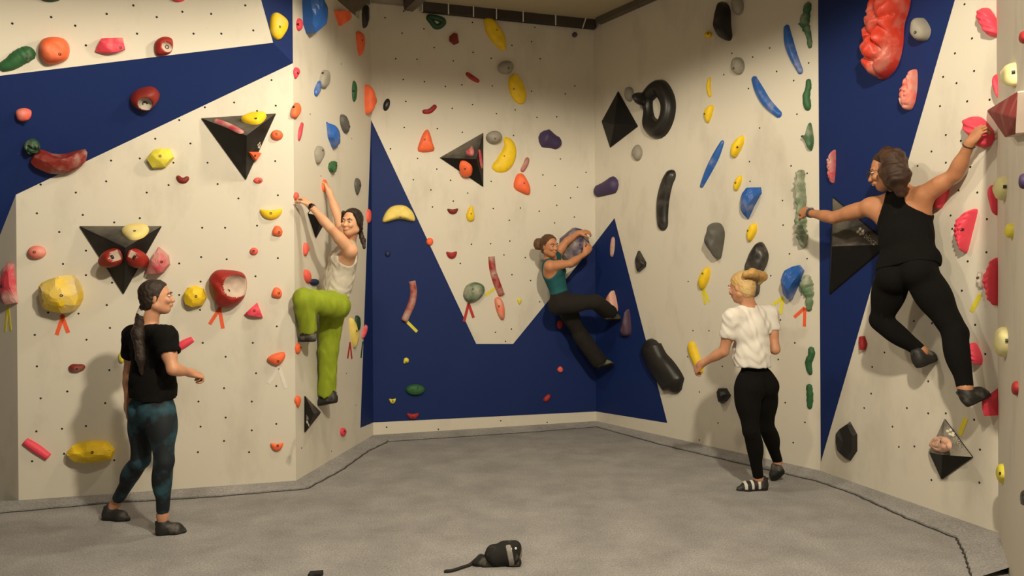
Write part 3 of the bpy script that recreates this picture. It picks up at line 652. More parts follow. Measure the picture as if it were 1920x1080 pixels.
T('3', [(990, 295, 4), (986, 308, 5), (978, 322, 4)], 'crimson', 'thin chalked red hold above the orange fin hold', 2)
K('3', [(968, 328), (978, 324), (986, 332), (995, 350), (994, 365), (980, 362), (963, 351)], 'orange', 'orange fin hold below the thin chalked red one', h=.07, bolt=(983, 347))
K('3', [(718, 417), (724, 396), (738, 385), (760, 385), (775, 398), (778, 415), (750, 411)], 'pale', 'pale yellow half-moon hold on the blue field', h=.08, bolt=(751, 406))
S('3', 'half', 849, 396, 21, 12, 'darkred', 'tiny dark red hold left of a small yellow one', bolt=False)
K('3', [(883, 385), (888, 392), (890, 412), (878, 415), (874, 402)], 'yellow', 'small yellow fin hold in the middle of the back wall', bolt=(884, 401))
S('3', 'oval', 806, 453, 14, 15, 'orange', 'tiny orange hold on the edge of the blue field', bolt=False)
S('3', 'oval', 727, 476, 11, 11, 'navy', 'tiny dark blue hold on the blue field', bolt=False)
S('3', 'half', 847, 478, 21, 15, 'crimson', 'tiny red heart-shaped hold above the green oval hold', bolt=False)
T('3', [(773, 527, 6.5), (776, 548, 6.5), (772, 570, 7), (758, 602, 6.5)], 'crimson', 'red bent stick hold on the blue field', 2, square=True)
tape('3', (762, 602), (782, 622), .03, 'yellow', 'yellow tape strip under the red bent stick hold')
T('3', [(922, 481, 6.5), (925, 508, 6.5), (932, 530, 7), (941, 553, 6.5)], 'crimson', 'chalked red bent stick hold right of the green oval', 2, square=True, bolt=(929, 517))
K('3', [(868, 555), (875, 535), (893, 529), (908, 535), (910, 548), (897, 562), (880, 567)], 'green', 'chalky green oval hold above the red tape mark', chalk=2, bolt=(889, 544), h=.1)
tape('3', (879, 568), (870, 603), .03, 'red', 'left strip of the red tape mark under the green oval hold')
tape('3', (878, 568), (888, 596), .03, 'red', 'right strip of the red tape mark under the green oval hold')
tape('3', (910, 554), (928, 541), .03, 'yellow', 'yellow tape strip between the green oval and the chalked red stick')
K('3', [(927, 561), (938, 558), (946, 572), (947, 596), (940, 599), (931, 584)], 'orange', 'orange capsule hold with a chalked end near the green oval', chalk=2, h=.06, bolt=(939, 575))
S('3', 'drop', 974, 565, 9, 12, 'lemon', 'tiny yellow hold left of the climber in the corner', bolt=False)
K('3', [(1046, 474), (1050, 446), (1078, 426), (1098, 432), (1110, 462), (1098, 484), (1066, 496)], 'purple', 'big purple hold hugged by the climber in the corner', chalk=2, h=.22, bolt=(1088, 459), flat=True)
S('3', 'oval', 1050, 609, 13, 17, 'crimson', 'small red hold behind the corner climber\'s legs', bolt=False)
S('3', 'blob', 1051, 693, 13, 12, 'coral', 'tiny coral hold below the corner climber', bolt=False)
T('3', [(1019, 751, 4), (1025, 748, 5), (1032, 740, 4)], 'crimson', 'small red hold low on the blue field near the corner', 0)
S('3', 'oval', 779, 731, 38, 22, 'green', 'green oval hold low on the blue field', bolt=(784, 729))
S('3', 'drop', 761, 677, 11, 13, 'lemon', 'tiny yellow hold above the low green oval', bolt=(761, 679), rot=40)
S('3', 'half', 736, 752, 13, 11, 'lemon', 'tiny yellow hold left of the low green oval', bolt=(736, 752))
S('3', 'half', 774, 780, 23, 13, 'crimson', 'small red hold at the lower edge of the blue field', bolt=(775, 782))

# ---- right side wall (4)
volume('4', [(1160, 171), (1197, 237), (1145, 277), (1129, 228)], (1152, 234), .2, 'plain black diamond volume in the back corner', mats=[M_VOL, M_VOL])
S('4', 'blob', 1179, 176, 23, 32, 'grey', 'grey hold behind the plain black diamond volume', bolt=False)
T('4', [(1217, 182, 14), (1238, 165, 15), (1254, 190, 15), (1253, 220, 15), (1239, 243, 16), (1221, 233, 15), (1217, 207, 10)], 'black', 'big black ring-shaped hold near the back corner', closed=True, hf=1.15, adj=False)
S('4', 'oval', 1207, 186, 28, 30, 'black', 'rounded black knob hold on the left rim of the ring', h=.2, bolt=False)
S('4', 'blob', 1194, 286, 24, 29, 'grey', 'grey hold below the big black ring hold', bolt=False)
T('4', [(1112, 360, 11), (1130, 354, 13), (1146, 347, 16), (1156, 342, 17)], 'purple', 'purple bulb hold on the right side wall by the corner', hf=.8, samples=8)
T('4', [(1262, 320, 11), (1250, 340, 13), (1242, 372, 14), (1240, 405, 13), (1242, 432, 11)], 'black', 'long black curved hold on the right side wall', 1, hf=.8)
K('4', [(1346, 5), (1356, 1), (1367, 15), (1369, 45), (1372, 68), (1362, 77), (1340, 68), (1334, 42)], 'black', 'black peanut hold at the top of the right side wall', h=.14, bolt=False)
S('4', 'oval', 1382, 10, 26, 38, 'grey', 'grey hold behind the black peanut hold at the top', bolt=False)
S('4', 'blob', 1328, 65, 17, 15, 'yellow', 'tiny yellow hold left of the black peanut hold', bolt=(1327, 63))
T('4', [(1330, 145, 3), (1328, 162, 4.5), (1331, 182, 3)], 'yellow', 'slim yellow hold below the tiny yellow one', 0)
K('4', [(1337, 196), (1337, 210), (1326, 231), (1318, 218), (1322, 203)], 'yellow', 'yellow leaf hold right of the big black ring', bolt=(1322, 213))
S('4', 'oval', 1382, 123, 29, 35, 'grey', 'grey dome hold below the black peanut hold', chalk=1, bolt=(1376, 127))
T('4', [(1473, 46, 4.5), (1478, 78, 8), (1488, 108, 7), (1502, 138, 4.5)], 'blue', 'upper right blue arc hold beside the green column', 1, hf=.9)
T('4', [(1411, 143, 4.5), (1422, 168, 8), (1438, 194, 8), (1463, 218, 5.5)], 'blue', 'blue arc hold upper middle of the right side wall', 1, hf=.9)
T('4', [(1355, 263, 3.5), (1342, 292, 7.5), (1327, 322, 7), (1313, 352, 3.5)], 'blue', 'blue spindle hold right of the long black curved hold', 1, hf=.9)
K('4', [(1393, 253), (1395, 268), (1377, 295), (1368, 290), (1372, 270)], 'yellow', 'largest yellow leaf hold next to the blue spindle', bolt=(1381, 278))
K('4', [(1390, 328), (1391, 340), (1380, 358), (1374, 352), (1377, 338)], 'yellow', 'small yellow leaf hold above the left blue wedge', bolt=(1378, 342))
K('4', [(1387, 374), (1403, 352), (1427, 350), (1429, 361), (1412, 385), (1397, 411), (1388, 395)], 'blue', 'blue faceted wedge hold in the middle of the right side wall', flat=True, chalk=1, bolt=False, h=.1)
K('4', [(1413, 418), (1420, 424), (1417, 438), (1403, 454), (1398, 440), (1402, 428)], 'yellow', 'yellow hold above the blonde woman\'s head', bolt=(1402, 433))
K('4', [(1330, 419), (1348, 419), (1359, 435), (1355, 462), (1347, 485), (1335, 475), (1319, 460), (1322, 440)], 'slate', 'dark grey twisted hold with chalked top', chalk=2, bolt=False, h=.14)
K('4', [(1196, 470), (1212, 492), (1211, 500), (1196, 510), (1189, 490)], 'black', 'small black hold right of the blue peak', flat=True, bolt=False, chalk=1)
K('4', [(1398, 485), (1412, 462), (1427, 454), (1441, 475), (1438, 495), (1424, 520), (1418, 552), (1396, 552), (1392, 510)], 'black', 'black and chalk-white hold behind the blonde woman\'s head', chalk=2, bolt=False, h=.1)
K('4', [(1328, 500), (1332, 514), (1323, 535), (1312, 543), (1306, 530), (1316, 510)], 'yellow', 'yellow hold with a tape mark left of the blonde woman\'s head', bolt=(1318, 513))
tape('4', (1317, 543), (1322, 571), .028, 'yellow', 'left strip of the yellow tape mark left of the blonde woman')
tape('4', (1320, 543), (1329, 566), .028, 'yellow', 'right strip of the yellow tape mark left of the blonde woman')
K('4', [(1463, 531), (1475, 508), (1498, 497), (1509, 507), (1498, 530), (1478, 562), (1467, 553)], 'blue', 'chalked blue wedge hold right of the blonde woman', flat=True, chalk=1, bolt=False, h=.13)
T('4', [(1513, 516, 9), (1511, 535, 12), (1516, 555, 8), (1515, 584, 4)], 'sage', 'dripping green and white hold at the foot of the column beside the blue wedge', 2, lump=.2, ridge=2.3)
tape('4', (1468, 558), (1447, 573), .028, 'yellow', 'left strip of the yellow tape mark under the chalked blue wedge')
tape('4', (1468, 558), (1463, 589), .028, 'yellow', 'right strip of the yellow tape mark under the chalked blue wedge')
tape('4', (1509, 577), (1489, 595), .028, 'orange', 'left strip of the orange tape mark under the dripping green hold')
tape('4', (1509, 577), (1508, 612), .028, 'orange', 'right strip of the orange tape mark under the dripping green hold')
T('4', [(1514, 3, 5), (1512, 22, 7), (1508, 42, 8), (1515, 65, 5), (1518, 90, 4)], 'green', 'topmost long green hold of the column by the corner', 1, lump=.15, bolt=(1500, 45))
T('4', [(1514, 148, 5), (1515, 162, 5), (1511, 182, 7), (1515, 207, 5)], 'green', 'second green hold from the top of the column', 0, lump=.12)
K('4', [(1519, 229), (1526, 262), (1520, 283), (1508, 265), (1502, 256), (1512, 250)], 'green', 'green spiked hold above the grabbed green hold', chalk=1, bolt=(1504, 256))
T('4', [(1501, 318, 5), (1499, 345, 7), (1501, 370, 7), (1502, 400, 6), (1501, 425, 8), (1504, 445, 7), (1504, 465, 4)], 'sage', 'long chalky green hold grabbed by the climber in black', 2, lump=.18, hf=2.6, ridge=2.1)
T('4', [(1519, 650, 5), (1521, 665, 6), (1515, 680, 6), (1519, 703, 4)], 'green', 'green hold below the orange tape mark by the corner', 0, lump=.12)
T('4', [(1516, 720, 5), (1518, 742, 6), (1517, 767, 4)], 'green', 'lowest green hold of the column by the corner', 0, lump=.15)
T('4', [(1149, 444, 3.5), (1148, 462, 5.5), (1146, 482, 3.5)], 'crimson', 'slim chalked red hold near the tip of the blue peak', 3)
K('4', [(1133, 562), (1144, 546), (1150, 548), (1158, 575), (1156, 585), (1145, 584)], 'orange', 'orange and white hold above the corner climber\'s shoe', chalk=3, h=.08, bolt=(1140, 567))
K('4', [(1177, 579), (1182, 600), (1183, 625), (1172, 631), (1161, 627), (1168, 602)], 'plum', 'dull purple cone hold on the blue peak', h=.08, bolt=False)
T('4', [(1214, 636, 22), (1218, 655, 25), (1230, 680, 26), (1246, 700, 27), (1260, 722, 26), (1264, 738, 19)], 'black', 'huge black peanut-shaped hold over the edge of the blue peak', hf=.75, samples=6, seg=11)
T('4', [(1294, 640, 8), (1298, 658, 10), (1306, 680, 9), (1314, 700, 7)], 'yellow', 'long yellow hold by the blonde woman\'s left hand', 1, hf=.9)
K('4', [(1347, 727), (1360, 728), (1372, 742), (1360, 753), (1349, 758), (1345, 742)], 'black', 'small black hold left of the blonde woman\'s legs', flat=True, bolt=False, h=.09)

# ---- right wall (5) and near right wall (6)
K('5', [(1648, -30), (1708, -30), (1706, 10), (1692, 45), (1688, 85), (1675, 120), (1655, 140), (1634, 149), (1616, 130), (1611, 95), (1620, 55), (1634, 15)], 'coral', 'giant lumpy red brain-like hold at the top of the blue stripe', h=.2, lump=.30, bolt=False, rings=34, matte=mat('glossy_orange_red_resin', (196, 58, 40), .45, .4, 9, .15, 180))
K('5', [(1706, 50), (1714, 33), (1729, 34), (1747, 54), (1740, 72), (1722, 78), (1710, 68)], 'grey', 'grey shell hold beside the giant red hold', h=.1, bolt=(1715, 60), flat=False)
K('5', [(1719, 130), (1720, 165), (1712, 195), (1697, 207), (1683, 190), (1686, 165), (1702, 140)], 'coral', 'lumpy red hold under the giant red one', lump=.4, chalk=2, bolt=(1691, 167), h=.08)
K('5', [(1562, 282), (1567, 285), (1566, 320), (1561, 343), (1552, 335), (1550, 300)], 'rose', 'lumpy chalky pink hold at the left of the blue stripe', lump=.4, chalk=2, bolt=False, h=.06)
v6, f6 = volume('5', [(1563, 370), (1557, 552), (1668, 458)], (1560, 462), .1, 'large black wedge volume behind the climber in black')
logo(v6, f6[2], 1613, 434, 38, .045, True)
K('5', [(1838, 28), (1843, 17), (1855, 16), (1866, 30), (1878, 56), (1873, 68), (1859, 67), (1848, 50)], 'pink', 'ridged pink roll hold at the top right', ridge=(7, 60), bolt=False, h=.07, adj=False)
K('5', [(1859, 145), (1868, 138), (1884, 152), (1890, 172), (1884, 190), (1868, 176)], 'pink', 'smooth pink hold below the pink roll touching a cream hold', h=.08, bolt=False)
K('6', [(1878, 132), (1900, 117), (1905, 140), (1903, 163), (1886, 155)], 'cream', 'cream hold above the red-faced volume', h=.05, bolt=(1898, 137))
S('6', 'oval', 1919, 70, 14, 26, 'crimson', 'red hold cut off by the right edge near the top', bolt=False)
v7, f7 = volume('6', [(1868, 205), (1935, 168), (1930, 250), (1908, 256)], (1905, 222), .1, 'red triangular volume with a white rim at the right edge', mats=[M_REDV, mat('worn_white_rim', (206, 190, 176), .7)], skirt=.05, rim=True)
K('5', [(1816, 236), (1821, 222), (1836, 219), (1850, 228), (1864, 248), (1863, 266), (1850, 277), (1836, 272), (1828, 256)], 'pink', 'pink roll hold in the right hand of the climber in black', ridge=(5, 60), bolt=False, h=.10, adj=False)
K('5', [(1742, 370), (1762, 355), (1779, 352), (1774, 372), (1756, 393)], 'pink', 'pink hold behind the shoulder of the climber in black', bolt=False, h=.06)
K('5', [(1785, 432), (1796, 408), (1815, 397), (1832, 391), (1832, 402), (1818, 440), (1804, 474), (1793, 455)], 'pink', 'big ridged pink fan hold on the right wall', ridge=(9, 100), bolt=(1803, 428), h=.09)
K('5', [(1850, 356), (1858, 346), (1868, 355), (1874, 385), (1870, 404), (1862, 392)], 'pink', 'pink comma hold beside a cream hold on the right', bolt=False, h=.06)
K('6', [(1866, 345), (1882, 330), (1888, 350), (1882, 376), (1872, 368)], 'cream', 'cream hold overlapping the pink comma hold', bolt=(1881, 352), h=.05)
S('6', 'blob', 1895, 433, 14, 30, 'lemon', 'faded yellow hold on the near right wall', bolt=False, h=.03)
K('5', [(1872, 483), (1874, 530), (1868, 572), (1855, 558), (1842, 530), (1850, 505)], 'pink', 'ridged pink fin hold beside a chalky cluster', ridge=(8, 100), bolt=False, h=.09)
S('5', 'blob', 1837, 524, 17, 36, 'white', 'chalky white lumpy hold left of the ridged pink fin', lump=.5, bolt=(1833, 521), chalk=1)
tape('5', (1838, 552), (1821, 584), .03, 'yellow', 'yellow tape strip below the chalky white hold')
K('6', [(1870, 635), (1880, 612), (1890, 628), (1888, 660), (1880, 670), (1871, 655)], 'cream', 'cream hold low on the near right wall', bolt=(1885, 640), h=.05)
K('5', [(1812, 645), (1826, 646), (1842, 668), (1841, 684), (1828, 680), (1812, 672)], 'pink', 'ridged pink hold behind the straight leg of the climber in black', ridge=(6, 60), bolt=False, h=.07)
S('6', 'oval', 1905, 728, 10, 28, 'crimson', 'thin red hold low on the near right wall', bolt=False)
K('5', [(1872, 728), (1874, 780), (1862, 780), (1846, 760), (1846, 752)], 'pink', 'red foothold under the shoe of the climber in black', bolt=False, h=.1, flat=True)
v8, f8 = volume('5', [(1773, 785), (1826, 857), (1767, 899), (1744, 848)], (1768, 853), .14, 'diamond volume with a chalky top face low on the right wall', mats=[M_VOL, mat('very_chalky_volume_paint', (96, 90, 80), .7, .7, 9)])
K(f8[3], [(1748, 838), (1758, 822), (1775, 820), (1784, 830), (1782, 843), (1764, 848)], 'white', 'lumpy pinkish white hold on the chalky diamond volume', adj=False, lump=.6, bolt=(1764, 828), h=.035, matte=mat('pinkish_white_resin', (214, 166, 140), .6, .5, 14))
logo(v8, f8[0], 1782, 810, 52, .035, True)
tape('5', (1811, 784), (1799, 815), .03, 'yellow', 'yellow tape strip beside the chalky diamond volume')
v9 = K('5', [(1560, 812), (1591, 790), (1607, 815), (1607, 846), (1592, 865), (1567, 846)], 'black', 'black hexagonal plate hold right of the tip of the blue stripe', flat=True, h=.05, bolt=False, rings=2)
logo(v9, PL['5'], 1599, 842, 112, .03, True) if False else None
K('5', [(1612, 632), (1620, 630), (1627, 645), (1622, 657), (1614, 656), (1609, 642)], 'crimson', 'small red hold beside the edge of the blue stripe', flat=True, bolt=False)
S('6', 'blob', 1877, 888, 13, 38, 'lemon', 'faded yellow hold low on the near right wall', bolt=(1874, 888), h=.03)
K('6', [(1913, 930), (1925, 915), (1930, 950), (1918, 945)], 'black', 'black hold cut off by the right edge near the floor', bolt=False, flat=True)
S('6', 'oval', 1919, 340, 9, 30, 'purple', 'purple hold cut off by the right edge', bolt=False)
# ------------------------------------------------------------------ figures: signed-distance bodies turned into one mesh
def frame(f, u):
    f = nrm(f); u = nrm(np.asarray(u)-f*np.dot(u, f)); return np.array([np.cross(f, u), f, u])   # rows: right, forward, up
def cone(a, b, ra, rb, k=.02, t=''): return ('c', V(*a), V(*b), ra, rb, k, t)
def ell(c, R, rad, k=.02, t=''): return ('e', V(*c), R, V(*rad), k, t)
def cutp(p, n): return ('p', V(*p), nrm(n))                 # keeps the side n points away from
def sube(c, R, rad, k=.004): return ('s', V(*c), R, V(*rad), k)
def subc(a, b, ra, rb, k=.004): return ('t', V(*a), V(*b), ra, rb, k)
def waves(amp, fr, seed=0): return ('n', amp, fr, seed)
def dcone(P, a, b, ra, rb):
    ab = b-a; q = P-a; t = np.clip((q@ab)/max(1e-9, ab@ab), 0, 1)
    return np.linalg.norm(q-t[..., None]*ab, axis=-1)-(ra+(rb-ra)*t)
def dell(P, c, R, rad):
    q = (P-c)@R.T; k0 = np.linalg.norm(q/rad, axis=-1); k1 = np.linalg.norm(q/rad**2, axis=-1)
    return k0*(k0-1)/np.maximum(k1, 1e-9)
def bounds(prims, g=0):
    lo = V(9, 9, 9)*9; hi = -lo
    for p in prims:
        if p[0] == 'c':
            r = max(p[3], p[4]); lo = np.minimum(lo, np.minimum(p[1], p[2])-r); hi = np.maximum(hi, np.maximum(p[1], p[2])+r)
        if p[0] == 'e':
            r = np.sqrt(((p[2]*p[3][:, None])**2).sum(0)); lo = np.minimum(lo, p[1]-r); hi = np.maximum(hi, p[1]+r)
    return lo-g-.025, hi+g+.025
def evalf(prims, lo, hi, res, grow=0.0):
    ax = [np.arange(lo[i], hi[i]+res, res) for i in range(3)]; D = np.full([len(a) for a in ax], .2, np.float32)
    for p in prims:
        if p[0] in 'ce':
            if p[0] == 'c': r = max(p[3], p[4]); l, h = np.minimum(p[1], p[2])-r, np.maximum(p[1], p[2])+r
            else: r = np.sqrt(((p[2]*p[3][:, None])**2).sum(0)); l, h = p[1]-r, p[1]+r
        elif p[0] == 's': r = p[3].max(); l, h = p[1]-r, p[1]+r
        elif p[0] == 't': r = max(p[3], p[4]); l, h = np.minimum(p[1], p[2])-r, np.maximum(p[1], p[2])+r
        else: l, h = lo, hi
        m = grow+.035
        sl = [slice(max(0, int((l[i]-m-lo[i])/res)), max(0, min(len(ax[i]), int((h[i]+m-lo[i])/res)+2))) for i in range(3)]
        if any(s.stop <= s.start for s in sl): continue
        sl = tuple(sl)
        P = np.stack(np.meshgrid(*[ax[i][sl[i]] for i in range(3)], indexing='ij'), -1); d0 = D[sl]
        if p[0] == 'c': d = dcone(P, p[1], p[2], p[3], p[4])-grow; k = p[5]
        elif p[0] == 'e': d = dell(P, p[1], p[2], p[3])-grow; k = p[4]
        elif p[0] == 'p': D[sl] = np.maximum(d0, (P-p[1])@p[2]); continue
        elif p[0] == 'n':
            rnd = random.Random(p[3]); 
            q = P@np.array([[rnd.uniform(-1, 1) for _ in range(3)] for _ in range(3)]).T*p[2]
            D[sl] = d0+p[1]*np.sin(q[..., 0]+1.6*np.sin(q[..., 1]*.7))*np.cos(q[..., 2]*.6+np.sin(q[..., 0]*.5)); continue
        elif p[0] == 's': d = -dell(P, p[1], p[2], p[3]); k = p[4]; h_ = np.maximum(k-np.abs(d-d0), 0)/k; D[sl] = np.maximum(d, d0)+h_*h_*k/4; continue
        elif p[0] == 't': d = -dcone(P, p[1], p[2], p[3], p[4]); k = p[5]; h_ = np.maximum(k-np.abs(d-d0), 0)/k; D[sl] = np.maximum(d, d0)+h_*h_*k/4; continue
        h_ = np.maximum(k-np.abs(d-d0), 0)/k; D[sl] = np.minimum(d, d0)-h_*h_*k/4
    return D, ax
def nets(D, ax, res):
    S = D < 0; n = np.array(D.shape)-1
    c = [(i, j, k) for i in (0, 1) for j in (0, 1) for k in (0, 1)]
    sh = [S[i:i+n[0], j:j+n[1], k:k+n[2]] for i, j, k in c]
    anyy = np.logical_or.reduce(sh); al = np.logical_and.reduce(sh); act = np.argwhere(anyy & ~al)
    idx = np.full(n, -1, np.int32); idx[tuple(act.T)] = np.arange(len(act))
    vals = np.stack([D[act[:, 0]+i, act[:, 1]+j, act[:, 2]+k] for i, j, k in c], 1)
    pos = np.zeros((len(act), 3)); cnt = np.zeros(len(act)); cc = np.array(c, float)
    for a in range(8):
        for b in range(a+1, 8):
            if np.abs(cc[a]-cc[b]).sum() != 1: continue
            va, vb = vals[:, a], vals[:, b]; m = (va < 0) != (vb < 0); t = np.where(m, va/np.where(m, va-vb, 1), 0)
            pos += m[:, None]*(cc[a]+t[:, None]*(cc[b]-cc[a])); cnt += m
    pos = act+pos/cnt[:, None]; W = np.array([ax[i][0] for i in range(3)])+pos*res
    F_ = []
    for d in range(3):
        e1, e2 = (d+1) % 3, (d+2) % 3
        s0 = [slice(0, D.shape[i]) for i in range(3)]; s1 = list(s0); s0[d] = slice(0, D.shape[d]-1); s1[d] = slice(1, D.shape[d])
        ch = S[tuple(s0)] != S[tuple(s1)]; E = np.argwhere(ch)
        E = E[(E[:, e1] > 0) & (E[:, e2] > 0) & (E[:, e1] < n[e1]) & (E[:, e2] < n[e2])]
        o1 = np.zeros(3, int); o1[e1] = 1; o2 = np.zeros(3, int); o2[e2] = 1
        q = np.stack([idx[tuple((E-o1-o2).T)], idx[tuple((E-o2).T)], idx[tuple(E.T)], idx[tuple((E-o1).T)]], 1)
        ins = S[tuple(E.T)]; q[~ins] = q[~ins][:, ::-1]; F_.append(q[(q >= 0).all(1)])
    return W, np.concatenate(F_)
def build(prims, res, grow=0.0, boxes=(), extra=()):
    """surface of the prims; boxes = (centre, half, res) regions meshed finer"""
    pr = list(prims); lo, hi = bounds(pr, grow); pr = pr+list(extra)
    D, ax = evalf(pr, lo, hi, res, grow); W, Q = nets(D, ax, res)
    outs = []; cen = W[Q].mean(1)
    keep = np.ones(len(Q), bool)
    for c, h, r in boxes: keep &= ~(np.abs(cen-c) < (np.asarray(h)-res*.6)).all(1)
    outs.append((W, Q[keep]))
    for c, h, r in boxes:
        h = np.asarray(h, float); D, ax = evalf(pr, np.maximum(lo, c-h), np.minimum(hi, c+h), r, grow); w2, q2 = nets(D, ax, r)
        for (c3_, h3, r3) in boxes:
            if c3_ is c: break
            q2 = q2[~(np.abs(w2[q2].mean(1)-c3_) < np.asarray(h3)-r*.6).all(1)]
        outs.append((w2, q2))
    n = 0; VV, QQ = [], []
    for w_, q_ in outs: VV.append(w_); QQ.append(q_+n); n += len(w_)
    VV = np.concatenate(VV); QQ = np.concatenate(QQ)
    used = np.unique(QQ); mp = np.full(len(VV), -1); mp[used] = np.arange(len(used)); return VV[used], mp[QQ]
def qmesh(name, VV, QQ, origin):
    me = bpy.data.meshes.new(name); VV = (VV-origin).astype(np.float32)
    me.vertices.add(len(VV)); me.vertices.foreach_set('co', VV.ravel()); me.loops.add(QQ.size); me.loops.foreach_set('vertex_index', QQ.ravel().astype(np.int32))
    me.polygons.add(len(QQ)); me.polygons.foreach_set('loop_start', np.arange(0, QQ.size, 4, dtype=np.int32)); me.polygons.foreach_set('loop_total', np.full(len(QQ), 4, np.int32))
    me.polygons.foreach_set('use_smooth', np.ones(len(QQ), bool)); me.update(calc_edges=True); me.validate(); return me
def child(root, name, prims, m, res=.008, grow=0.0, boxes=(), extra=(), parent=None, label=None):
    VV, QQ = build(prims, res, grow, boxes, extra); o = np.array(root.location)
    e = link(name, qmesh(name, VV, QQ, o), m, parent or root)
    if label: e['label'] = label
    return e
def skin(name, rgb):
    m = mat(name, rgb, .5, 0, 22, .1, 120, .05); b = m.node_tree.nodes['Principled BSDF']
    b.inputs['Subsurface Weight'].default_value = .08; b.inputs['Subsurface Radius'].default_value = (.8, .3, .15); b.inputs['Subsurface Scale'].default_value = .02
    return m
def hand(wr, d, pn, side, curl=(25, 35, 25), s=1.0, thumb=35, spread=4):
    """wr wrist, d direction of the fingers, pn way the palm faces, side = +1 if the thumb lies along cross(d, pn)"""
    d = nrm(d); pn = nrm(pn-d*np.dot(pn, d)); t = np.cross(d, pn)*side; pr = []
    R = np.array([t, d, pn])
    pr.append(ell(wr+d*.047*s, R, (.041*s, .052*s, .017*s), .012, 'hand')); pr.append(cone(wr-d*.01, wr+d*.02, .024*s, .026*s, .02, 'hand'))
    L_ = [.070, .078, .073, .057]
    for i in range(4):
        off = (.030-.0195*i)*s; p = wr+d*(.088-(.006 if i in (0, 3) else 0))*s+t*off; a = 0; dd = nrm(d+t*math.radians(spread)*(1.5-i)); r = (.0088-.0004*i)*s
        pr.append(cone(wr+d*.045*s+t*off*.8, p, r*1.1, r, .010, 'hand'))
        for j, fr in enumerate((.45, .3, .25)):
            a += math.radians(curl[j]); v = dd*math.cos(a)+pn*math.sin(a); q = p+v*L_[i]*fr*s; pr.append(cone(p, q, r*(1-.07*j), r*(.93-.07*j), .004, 'hand')); p = q
    p = wr+d*.022*s+t*.026*s+pn*.006; a = math.radians(thumb)
    v1 = nrm(d*.75+t*math.sin(a)*1.1+pn*.25); q = p+v1*.042*s; v2 = nrm(d*.9+t*math.sin(a)*.3+pn*.6); q2 = q+v2*.030*s; q3 = q2+nrm(v2+pn*.4)*.022*s
    pr += [cone(p, q, .013*s, .0105*s, .012, 'hand'), cone(q, q2, .0105*s, .0095*s, .004, 'hand'), cone(q2, q3, .0095*s, .0078*s, .004, 'hand')]
    return pr
def head_prims(c, f, u, s=1.0):
    """c = centre of the skull"""
    R = frame(f, u); r, f, u = R; g = lambda x, y, z: c+(r*x+f*y+u*z)*s
    P = [ell(g(0, -.012, .022), R, V(.072, .090, .083)*s, .02, 'head'), ell(g(0, .022, -.028), R, V(.060, .062, .078)*s, .025, 'head'),
         ell(g(0, .050, -.082), R, V(.030, .026, .024)*s, .03, 'head'),                      # chin
         cone(g(-.048, .0, -.062), g(0, .052, -.085), .018*s, .017*s, .03, 'head'), cone(g(.048, .0, -.062), g(0, .052, -.085), .018*s, .017*s, .03, 'head'),
         cone(g(0, .083, .002), g(0, .100, -.030), .008*s, .0115*s, .012, 'head'), ell(g(0, .098, -.033), R, V(.014, .012, .009)*s, .008, 'head'),
         ell(g(-.030, .076, -.028), R, V(.022, .016, .018)*s, .02, 'head'), ell(g(.030, .076, -.028), R, V(.022, .016, .018)*s, .02, 'head'),
         cone(g(-.035, .080, .020), g(.035, .080, .020), .010*s, .010*s, .015, 'head'),
         ell(g(0, .084, -.058), R, V(.024, .012, .012)*s, .012, 'head')]
    for sx in (-1, 1):
        P.append(('s', g(sx*.031, .098, .002), R, V(.018, .017, .011)*s, .012))
        P += [ell(g(sx*.071, -.004, -.012), frame(f+r*sx*.35, u), V(.007, .017, .030)*s, .006, 'head')]
    return P, R
def face(root, c, R, s, smile=False, brow=(52, 36, 26), lip=(176, 92, 82), iris=(60, 42, 30), open_mouth=False):
    r, f, u = R; g = lambda x, y, z: c+(r*x+f*y+u*z)*s
    mw = mat('eye_white', (214, 206, 196), .3); mi = mat('dark_iris', iris, .2); mb = mat('brow_hair_%d' % brow[0], brow, .9); ml = mat('lip_skin_%d' % lip[0], lip, .45); mt = mat('teeth_enamel', (222, 214, 200), .3)
    for sx in (-1, 1):
        e = child(root, 'eye', [ell(g(sx*.031, .081, .003), R, V(.0125, .010, .0068)*s, .004)], mw, .0022)
        child(root, 'iris', [ell(g(sx*.031, .0895, .003), R, V(.0055, .003, .0056)*s, .002)], mi, .0018, parent=e)
        child(root, 'eyebrow', [cone(g(sx*.016, .093, .019), g(sx*.034, .090, .025), .003*s, .0032*s, .004), cone(g(sx*.034, .090, .025), g(sx*.050, .077, .019), .0032*s, .002*s, .004)], mb, .0025)
    w_ = .026 if smile else .020; z = .006 if smile else 0
    up_ = [cone(g(-w_, .080, -.056+z), g(0, .0955, -.0555), .0026*s, .0042*s, .004), cone(g(w_, .080, -.056+z), g(0, .0955, -.0555), .0026*s, .0042*s, .004)]
    dn = [cone(g(-w_, .079, -.058+z), g(0, .093, -.068 if smile else -.065), .0026*s, .0048*s, .004), cone(g(w_, .079, -.058+z), g(0, .093, -.068 if smile else -.065), .0026*s, .0048*s, .004)]
    child(root, 'lips', up_+dn, ml, .0025)
    if smile: child(root, 'teeth', [cone(g(-w_*.75, .0835, -.058+z*.7), g(0, .0945, -.0615), .0035*s, .0042*s, .003), cone(g(w_*.75, .0835, -.058+z*.7), g(0, .0945, -.0615), .0035*s, .0042*s, .003)], mt, .0022)
